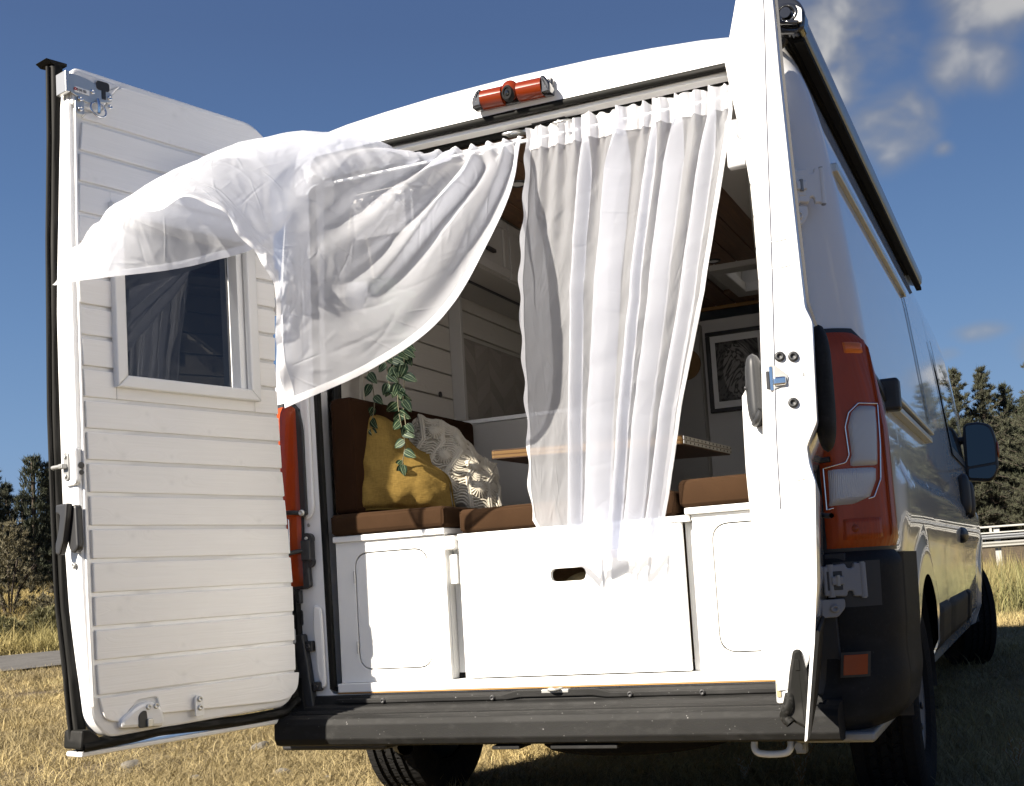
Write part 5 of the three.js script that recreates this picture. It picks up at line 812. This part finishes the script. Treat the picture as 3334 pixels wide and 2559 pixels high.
// ================================================================ grass, shrubs, trees, guard rail, stones
const CX = 1.447, CZ = 3.3, polar = (az, d) => { const a = THREE.MathUtils.degToRad(az); return [CX + d * Math.sin(a), CZ - d * Math.cos(a)]; };
const onRoad = (x, z, m = 0) => { const s = -(0.89 * (x + 10.45) + 0.45 * (z + 7.9)); return s > -m && s < 4.6 + m; };
const beyondRoad = (x, z) => -(0.89 * (x + 10.45) + 0.45 * (z + 7.9)) > 4.6;
function blades(n, rad, h0, h1, w, lean, seed) {                      // a tuft of bent blades
  const R = rng(seed), pos = [], nor = [], uv = [], idx = [];
  for (let i = 0; i < n; i++) {
    const a = R() * 6.283, r = rad * Math.sqrt(R()), x = r * Math.cos(a), z = r * Math.sin(a), h = mix(h0, h1, R() ** 1.6), t = R() * 6.283, l = h * lean * (0.3 + R()), dx = Math.cos(t) * l, dz = Math.sin(t) * l, q = R() * 3.14, wx = Math.cos(q) * w, wz = Math.sin(q) * w, k = pos.length / 3, hh = h * Math.sqrt(Math.max(0.06, 1 - (l / h) ** 2 * 0.7));
    for (const [f, s] of [[0, -1], [0, 1], [0.55, -0.8], [0.55, 0.8], [1, 0]]) { pos.push(x + dx * f * f + wx * s, hh * (f - 0.12 * f * f) - 0.005, z + dz * f * f + wz * s); nor.push(0.3 * Math.cos(q + 1.57), 0.9, 0.3 * Math.sin(q + 1.57)); uv.push(s * 0.5 + 0.5, f); }
    idx.push(k, k + 1, k + 3, k, k + 3, k + 2, k + 2, k + 3, k + 4);
  }
  const g = new THREE.BufferGeometry(); g.setAttribute('position', new THREE.Float32BufferAttribute(pos, 3)); g.setAttribute('uv', new THREE.Float32BufferAttribute(uv, 2)); g.setIndex(idx); g.computeVertexNormals(); return g;
}
function scatter(name, geo, mat, spots, label, category) {             // spots: [x, y, z, scale, turn, r, g, b]
  const m = new THREE.InstancedMesh(geo, mat, spots.length), o = new THREE.Object3D(), c = new THREE.Color();
  spots.forEach((s, i) => { o.position.set(s[0], s[1], s[2]); o.rotation.set(0, s[4], 0); o.scale.set(s[3], s[3] * (s[8] ?? 1), s[3]); o.updateMatrix(); m.setMatrixAt(i, o.matrix); m.setColorAt(i, c.setRGB(s[5], s[6], s[7])); });
  shade(m); m.name = numbered(name); scene.add(m); return tag(m, label, category, null, 'stuff');
}
const grassMat = phy({ color: 0xffffff, roughness: 0.75, transmission: 0.12, thickness: 0 });
{
  const R = rng(101), spots = [];
  while (spots.length < 52000) {
    const az = mix(-80, 26, R()), d = 2.0 + 24 * R() ** 1.5, [x, z] = polar(az, d); if (onRoad(x, z, 0.1 - 0.3 * R()) || beyondRoad(x, z)) continue;
    const patch = fbm(x * 0.9 + 30, z * 0.9 + 30, 55, 4), bare = smooth(0.36, 0.5, patch); if (R() > 0.25 + 0.75 * bare) continue;
    const t = R(), dry = 0.55 + 0.45 * smooth(0.35, 0.68, fbm(x * 1.1, z * 1.1 + 9, 57, 4)) + 0.3 * (fbm(x * 5, z * 5, 51, 2) - 0.3), green = smooth(0.6, 0.75, fbm(x * 0.5 + 4, z * 0.5, 58, 3)) * 0.6;
    spots.push([x, G(x, z), z, (0.7 + 0.7 * R()) * (1 + 0.02 * d), R() * 6.28, mix(0.25, 0.44, t) * dry * (1 - 0.5 * green), mix(0.185, 0.345, t) * dry * (1 - 0.3 * green), mix(0.072, 0.15, t) * dry * (1 - 0.4 * green), (0.35 + 0.65 * R()) * (0.6 + 0.8 * fbm(x * 0.8, z * 0.8, 53, 3))]);
  }
  scatter('dry_grass', blades(52, 0.13, 0.025, 0.12, 0.0016, 1.2, 5), grassMat, spots, 'short dry yellow grass covering the ground round the van', 'grass');
  const thatch = [];
  while (thatch.length < 30000) { const az = mix(-80, 26, R()), d = 2.0 + 12 * R() ** 1.3, [x, z] = polar(az, d); if (onRoad(x, z)) continue; if (R() > 0.22 + 0.78 * smooth(0.38, 0.56, fbm(x * 0.9 + 30, z * 0.9 + 30, 55, 4) * 0.6 + 0.4 * fbm(x * 4, z * 4, 52, 2))) continue; const t = R(), k = 0.55 + 0.7 * fbm(x * 2.2, z * 2.2, 59, 4); thatch.push([x, G(x, z) + 0.004, z, 0.8 + 0.6 * R(), R() * 6.28, mix(0.20, 0.46, t) * k, mix(0.15, 0.365, t) * k, mix(0.06, 0.165, t) * k, 0.3]); }
  scatter('straw_litter', blades(40, 0.14, 0.05, 0.15, 0.0014, 1.35, 8), grassMat, thatch, 'flattened straw and dead stems lying on the soil', 'straw');
}
{
  const R = rng(103), spots = [];
  while (spots.length < 5200) { const az = mix(-9, 40, R()), d = 13 + 13 * R(), [x, z] = polar(az, d); if (x < 1.6 && z > -7) continue; const t = R(), g = smooth(0.4, 0.7, fbm(x * 0.6, z * 0.6, 66, 3)) * 0.7; spots.push([x, G(x, z), z, 0.7 + 0.6 * R(), R() * 6.28, mix(0.17, 0.27, t) * (1 - 0.55 * g), mix(0.125, 0.20, t) * (1 - 0.28 * g), mix(0.045, 0.075, t) * (1 - 0.4 * g), 0.6 + 0.7 * R()]); }
  scatter('tall_grass', blades(26, 0.22, 0.2, 0.66, 0.0038, 0.55, 12), grassMat, spots, 'tall yellow green grass in front of the guard rail', 'grass');
  const left = [];
  while (left.length < 14000) { const az = mix(-75, -22, R()), d = 14 + 22 * R(), [x, z] = polar(az, d); if (!beyondRoad(x + 0.3, z + 0.3) || onRoad(x, z, 0.1)) continue; const t = R(), n = fbm(x * 0.45 + 8, z * 0.45, 67, 3), g = 0.4 * smooth(0.5, 0.68, n); left.push([x, G(x, z), z, 0.7 + 0.7 * R(), R() * 6.28, mix(0.27, 0.40, t) * (1 - 0.55 * g), mix(0.205, 0.305, t) * (1 - 0.33 * g), mix(0.068, 0.11, t) * (1 - 0.45 * g), (0.6 + 0.8 * R()) * (0.75 + 0.5 * g)]); }
  scatter('roadside_grass', blades(30, 0.25, 0.15, 0.62, 0.0038, 0.7, 14), grassMat, left, 'tall dry grass and weeds beyond the road on the left', 'grass');
}
// conifers and bushes: sprays of needles on real branches
function sprayTris(P, N, c, dir, n, len, w, R, spread) {
  for (let i = 0; i < n; i++) {
    const d = new THREE.Vector3(dir.x + (R() - 0.5) * spread, dir.y + (R() - 0.5) * spread, dir.z + (R() - 0.5) * spread).normalize(), l = len * (0.5 + R()), s = new THREE.Vector3(R() - 0.5, R() - 0.5, R() - 0.5).cross(d).normalize().multiplyScalar(w * (0.6 + 0.8 * R()));
    const o = new THREE.Vector3(c.x + (R() - 0.5) * len, c.y + (R() - 0.5) * len * 0.7, c.z + (R() - 0.5) * len);
    P.push(o.x - s.x, o.y - s.y, o.z - s.z, o.x + s.x, o.y + s.y, o.z + s.z, o.x + d.x * l, o.y + d.y * l, o.z + d.z * l);
  }
}
function crownMesh(P, mat, parent, name = 'crown') { const g = new THREE.BufferGeometry(); g.setAttribute('position', new THREE.Float32BufferAttribute(P, 3)); g.computeVertexNormals(); const uv = new Float32Array((P.length / 3) * 2); g.setAttribute('uv', new THREE.BufferAttribute(uv, 2)); return part(name, g, mat, parent); }
const foliage = [[0.026, 0.032, 0.011], [0.032, 0.037, 0.013], [0.020, 0.027, 0.011], [0.036, 0.038, 0.015]].map((c) => phy({ color: col(...c), roughness: 0.9, transmission: 0.2, thickness: 0 }));
function pine(x, z, h, r, seed, label, group, style = 'pine', m = 0) {
  const t = thing(style === 'cypress' ? 'cypress_tree' : 'pine_tree', label, 'tree', [x, G(x, z), z], group), R = rng(seed), P = [], br = [];
  const lean = (R() - 0.5) * 0.06 * h;
  br.push(tube([[0, -0.2, 0], [lean * 0.3, h * 0.35, 0.05], [lean * 0.7, h * 0.7, 0], [lean, h * 0.97, 0]], 0.04 + 0.007 * h, 12, 7));
  if (style === 'cypress') {
    const n = 420; for (let i = 0; i < n; i++) { const f = R(), y = h * (0.04 + 0.94 * f), rr = r * Math.sin(Math.PI * clamp(0.12 + 0.88 * Math.pow(1 - f, 0.75) * 0.62)) * (0.55 + 0.5 * R()), a = R() * 6.283; sprayTris(P, null, { x: rr * Math.cos(a) + lean * f, y, z: rr * Math.sin(a) }, { x: Math.cos(a) * 0.4, y: 1, z: Math.sin(a) * 0.4 }, 16, 0.22, 0.025, R, 0.8); }
  } else {
    const layers = Math.round(h * 3.2);
    for (let i = 0; i < layers * 6; i++) { const f = 0.12 + 0.84 * R(), a = R() * 6.283, q = 0.45 * r * Math.pow(1 - f, 0.8) * R() + 0.08; sprayTris(P, null, { x: lean * f + q * Math.cos(a), y: h * f, z: q * Math.sin(a) }, { x: 0.4 * Math.cos(a), y: 0.8, z: 0.4 * Math.sin(a) }, 26, 0.2, 0.018, R, 1.4); }
    for (let k = 0; k < layers; k++) {
      const f = 0.10 + 0.88 * (k / (layers - 1)), y = h * f, len = r * Math.pow(1 - f, 0.8) * (0.7 + 0.7 * R()) + 0.10, nb = 5 + Math.floor(R() * 3);
      for (let b = 0; b < nb; b++) {
        if (R() < 0.12) continue;
        const a = R() * 6.283, L = len * (0.6 + 0.6 * R()), up = 0.12 + 0.35 * f + 0.2 * (R() - 0.3), ex = Math.cos(a) * L, ez = Math.sin(a) * L, ey = up * L;
        br.push(tube([[lean * f, y, 0], [lean * f + ex * 0.5, y + ey * 0.35, ez * 0.5], [lean * f + ex, y + ey, ez]], 0.010 + 0.010 * (1 - f), 4, 4));
        const ns = 2 + Math.round(L * 3.2); for (let s = 0; s < ns; s++) { const q = 0.3 + 0.75 * (s / ns) + 0.06 * R(); sprayTris(P, null, { x: lean * f + ex * q + (R() - 0.5) * 0.22, y: y + ey * q * q + (R() - 0.3) * 0.14, z: ez * q + (R() - 0.5) * 0.22 }, { x: ex / L * 0.5, y: 0.75, z: ez / L * 0.5 }, 30, 0.16, 0.016, R, 1.5); }
      }
    }
    sprayTris(P, null, { x: lean, y: h * 0.98, z: 0 }, { x: 0, y: 1, z: 0 }, 26, 0.3, 0.022, R, 0.6);
  }
  part('trunk', br, M.bark, t); crownMesh(P, foliage[m], t); return t;
}
function bush(x, z, h, r, seed, label, group, m, tint) {
  const t = thing('bush', label, 'bush', [x, G(x, z), z], group), R = rng(seed), P = [], br = [];
  for (let i = 0; i < 7; i++) { const a = R() * 6.28; br.push(tube([[0, -0.1, 0], [0.3 * r * Math.cos(a), h * 0.4, 0.3 * r * Math.sin(a)], [0.7 * r * Math.cos(a), h * (0.6 + 0.3 * R()), 0.7 * r * Math.sin(a)]], 0.02, 5, 5)); }
  for (let i = 0; i < 420; i++) { const a = R() * 6.28, e = R(), rr = r * Math.sqrt(R()) * Math.sqrt(1 - (e * 0.92) ** 2); sprayTris(P, null, { x: rr * Math.cos(a), y: h * e * (0.85 + 0.3 * R()), z: rr * Math.sin(a) }, { x: Math.cos(a) * 0.5, y: 0.8, z: Math.sin(a) * 0.5 }, 22, 0.085, 0.010, R, 1.6); }
  part('stem', br, M.bark, t); crownMesh(P, tint ?? foliage[m], t, 'foliage'); return t;
}
{
  const g = 'pines beyond the guard rail';
  const RT = [[-3.15, 60.0, 8.74, 2.55, 'leftmost pine above the door mirror, thin crown with gaps', 3], [-2.0, 61.5, 8.89, 2.25, 'narrow pine with a pointed top, second from the left behind the door mirror', 3], [-0.95, 63.0, 8.14, 2.7, 'rounder lower pine to the right of the two pointed ones', 0], [-0.25, 66.0, 7.69, 2.4, 'pine with a blunt top close to the right picture edge', 1], [0.6, 54.0, 9.34, 2.85, 'tall pine cut by the right picture edge', 3], [2.4, 61.5, 9.64, 3.0, 'broad pine just outside the right picture edge', 1], [4.6, 63.0, 9.04, 2.85, 'medium pine third to the right of the picture edge', 0], [7, 61.5, 10.09, 3.15, 'taller pine further along the rail on the right', 2], [10, 63.0, 8.74, 3.0, 'bushy pine far to the right behind the rail', 1], [13.5, 61.5, 9.94, 3.3, 'wide pine at the far right of the rail', 0], [17.5, 61.5, 9.19, 3.3, 'second last pine on the right behind the rail', 2], [22, 63.0, 9.79, 3.45, 'last pine on the right behind the rail', 1]];
  RT.forEach(([az, d, h, r, label, m], i) => { const [x, z] = polar(az, d); pine(x, z, h, r, 200 + i, label, g, 'pine', m); });
  const R = rng(301), low = [];
  while (low.length < 6500) { const az = mix(-6, 28, R()), d = 62 + 12 * R(), [x, z] = polar(az, d), t = R(); low.push([x, G(x, z) + 6.6 * R() * (0.55 + 0.6 * fbm(x * 0.35, z * 0.35, 5, 2)), z, 0.9 + 0.8 * R(), R() * 6.28, mix(0.018, 0.042, t), mix(0.023, 0.048, t), mix(0.009, 0.018, t), 1]); }
  const P = [], RR = rng(77); for (let i = 0; i < 14; i++) sprayTris(P, null, { x: (RR() - 0.5) * 0.9, y: RR() * 0.7, z: (RR() - 0.5) * 0.9 }, { x: 0, y: 0.8, z: 0 }, 22, 0.25, 0.026, RR, 1.8);
  const gm = new THREE.BufferGeometry(); gm.setAttribute('position', new THREE.Float32BufferAttribute(P, 3)); gm.setAttribute('uv', new THREE.Float32BufferAttribute(new Float32Array(P.length / 3 * 2), 2)); gm.computeVertexNormals();
  const wood = phy({ color: 0xffffff, roughness: 0.9, transmission: 0.15, thickness: 0 });
  scatter('pine_wood', gm, wood, low, 'dense dark pine wood filling the space below the tree tops on the right', 'wood');
  const l2 = []; while (l2.length < 4200) { const az = mix(-64, -36, R()), d = 68 + 12 * R(), [x, z] = polar(az, d), t = R(), top = 2.0 + 2.8 * fbm(az * 0.9, 3, 9, 3); l2.push([x, G(x, z) + top * R(), z, 0.8 + 0.6 * R(), R() * 6.28, mix(0.018, 0.042, t), mix(0.023, 0.048, t), mix(0.009, 0.018, t), 1]); }
  scatter('dark_wood', gm, wood, l2, 'dark evergreen wood standing behind the road on the left', 'wood');
  const gl = 'evergreen trees behind the road';
  [[-48.25, 64.6, 6.9, 1.8, 'rounded pine at the left picture edge above the road', 'pine', 3], [-47.65, 66.5, 6.42, 1.33, 'dark pine right of the rounded one at the left edge', 'pine', 2], [-46.6, 64.6, 7.66, 0.68, 'slim cypress, the tallest thin point among the trees on the left', 'cypress', 0], [-47.03, 67.5, 5.95, 0.8, 'shorter cypress left of the tallest thin one', 'cypress', 1], [-46.0, 64.6, 7.28, 1.14, 'pointed evergreen beside the edge of the left door', 'pine', 0], [-45.3, 66.5, 6.8, 1.33, 'evergreen hidden half behind the left door edge', 'pine', 2], [-50.5, 64.6, 7.75, 3.42, 'broad pine just outside the left picture edge', 'pine', 1]].forEach(([az, d, h, r, label, st, m], i) => { const [x, z] = polar(az, d); pine(x, z, h, r, 400 + i, label, gl, st, m); });
  const tan = phy({ color: col(0.10, 0.085, 0.040), roughness: 0.9, transmission: 0.2, thickness: 0 }), ol = phy({ color: col(0.13, 0.12, 0.045), roughness: 0.9, transmission: 0.2, thickness: 0 });
  [[-47.7, 27, 1.9, 0.8, 'tan coloured tall bush beyond the road at the left edge', tan], [-46.2, 24, 0.55, 0.5, 'low olive green bush in the roadside grass', ol], [-48.1, 23, 0.5, 0.6, 'olive weeds nearest to the road at the left edge', ol], [-45.0, 25, 1.1, 0.8, 'brownish bush next to the edge of the left door', tan]].forEach(([az, d, h, r, label, mt], i) => { const [x, z] = polar(az, d); bush(x, z, h, r, 500 + i, label, 'bushes beyond the road', 0, mt); });
}
// guard rail: a barrier of pale rails on posts, running across behind the van
{
  const b = thing('guard_rail', 'long pale metal guard rail with pickets behind the tall grass on the right', 'guard rail', [10, 0.3, -22.6]);
  const wrail = (y0, y1, z) => remap(ext(poly([[0, y0], [0.05, y0 + (y1 - y0) * 0.25], [0, (y0 + y1) / 2], [0.05, y1 - (y1 - y0) * 0.25], [0, y1], [-0.012, y1], [-0.012, y0]]), 44, 0), (a, y, c) => [c - 16, y, a + z]);
  part('top_rail', span(-16, 28, 1.045, 1.085, -0.03, 0.03, 0.008), M.rail, b);
  part('middle_rail', span(-16, 28, 0.925, 0.955, -0.02, 0.02, 0.006), M.rail, b);
  part('beam', wrail(0.80, 0.90, 0.05), std({ color: col(0.3, 0.31, 0.32), roughness: 0.5, metalness: 0.4 }), b);
  part('lower_beam', wrail(0.62, 0.755, 0.05), M.rail, b);
  for (let i = 0; i < 56; i++) part('picket', span(-15.9 + i * 0.79, -15.85 + i * 0.79, 0.9555, 1.0445, -0.012, 0.012, 0.003), M.rail, b);
  for (let i = 0; i < 15; i++) part('post', span(-15.5 + i * 3, -15.38 + i * 3, -0.3, 1.04, -0.1, -0.03, 0.006), M.rail, b);
}
// stones and dry weeds
{
  const R = rng(71);
  const S = [[-2.66, -2.1, 0.05, 'pale stone lying in the dry grass left of the bumper'], [-3.1, -1.58, 0.045, 'flat pale stone near the lower left picture edge'], [-1.98, -1.35, 0.035, 'small pale stone at the lower picture edge left of the wheel'], [-3.35, -3.3, 0.035, 'small stone further back on the left grass'], [-2.35, -1.2, 0.03, 'little brown stone at the bottom left'], [-1.65, -1.25, 0.022, 'tiny white stone beside the left rear tyre']];
  for (const [x, z, r, label] of S) { const g = new THREE.IcosahedronGeometry(r, 3), p = g.attributes.position; for (let i = 0; i < p.count; i++) { const a = p.getX(i), b = p.getY(i), c = p.getZ(i), k = 0.75 + 0.6 * fbm(a * 30 + x * 7, b * 30 + c * 22, 5, 2); p.setXYZ(i, a * k * 1.25, b * k * 0.7, c * k); } g.computeVertexNormals(); const m = part('stone', g, M.rock); m.position.set(x, G(x, z) + r * 0.1, z); m.rotation.y = R() * 6; tag(m, label, 'stone', 'stones in the dry grass'); }
  const W = [[0.55, -1.0, 0.26, 'thin dry weed at the lower picture edge under the right of the bumper'], [0.30, -1.15, 0.12, 'short dry weed stalk under the middle of the bumper'], [1.28, -1.35, 0.16, 'pale feathery weed in the shade at the lower right'], [1.33, -1.5, 0.12, 'smaller pale weed at the right picture edge'], [0.93, -1.25, 0.10, 'short pale weed beside the right rear tyre']];
  for (const [x, z, h, label] of W) { const t = thing('dry_weed', label, 'weed', [x, G(x, z), z], 'dry weeds under and beside the van'), st = [], lf = []; for (let i = 0; i < 5; i++) { const a = R() * 6.28, l = h * (0.5 + 0.6 * R()), q = [[0, 0, 0], [0.12 * l * Math.cos(a), l * 0.5, 0.12 * l * Math.sin(a)], [0.45 * l * Math.cos(a), l, 0.45 * l * Math.sin(a)]]; st.push(tube(q, 0.0016, 8, 5)); const c = new THREE.CatmullRomCurve3(q.map((v) => new THREE.Vector3(...v))); for (let k = 2; k < 9; k++) { const p = c.getPoint(k / 9), s = k % 2 ? 1 : -1; lf.push(tube([[p.x, p.y, p.z], [p.x + s * 0.012 * Math.cos(a + 1.5), p.y + 0.012, p.z + s * 0.012 * Math.sin(a + 1.5)]], 0.0012, 3, 4)); } } part('stalk', st, M.ply, t); part('seed_head', lf, M.cream, t); }
}
for (const o of scene.children) o.traverse((m) => { if (m.isMesh) { m.castShadow = true; m.receiveShadow = true; } });
camera.far = 900; camera.updateProjectionMatrix();
renderer.render(scene, camera);
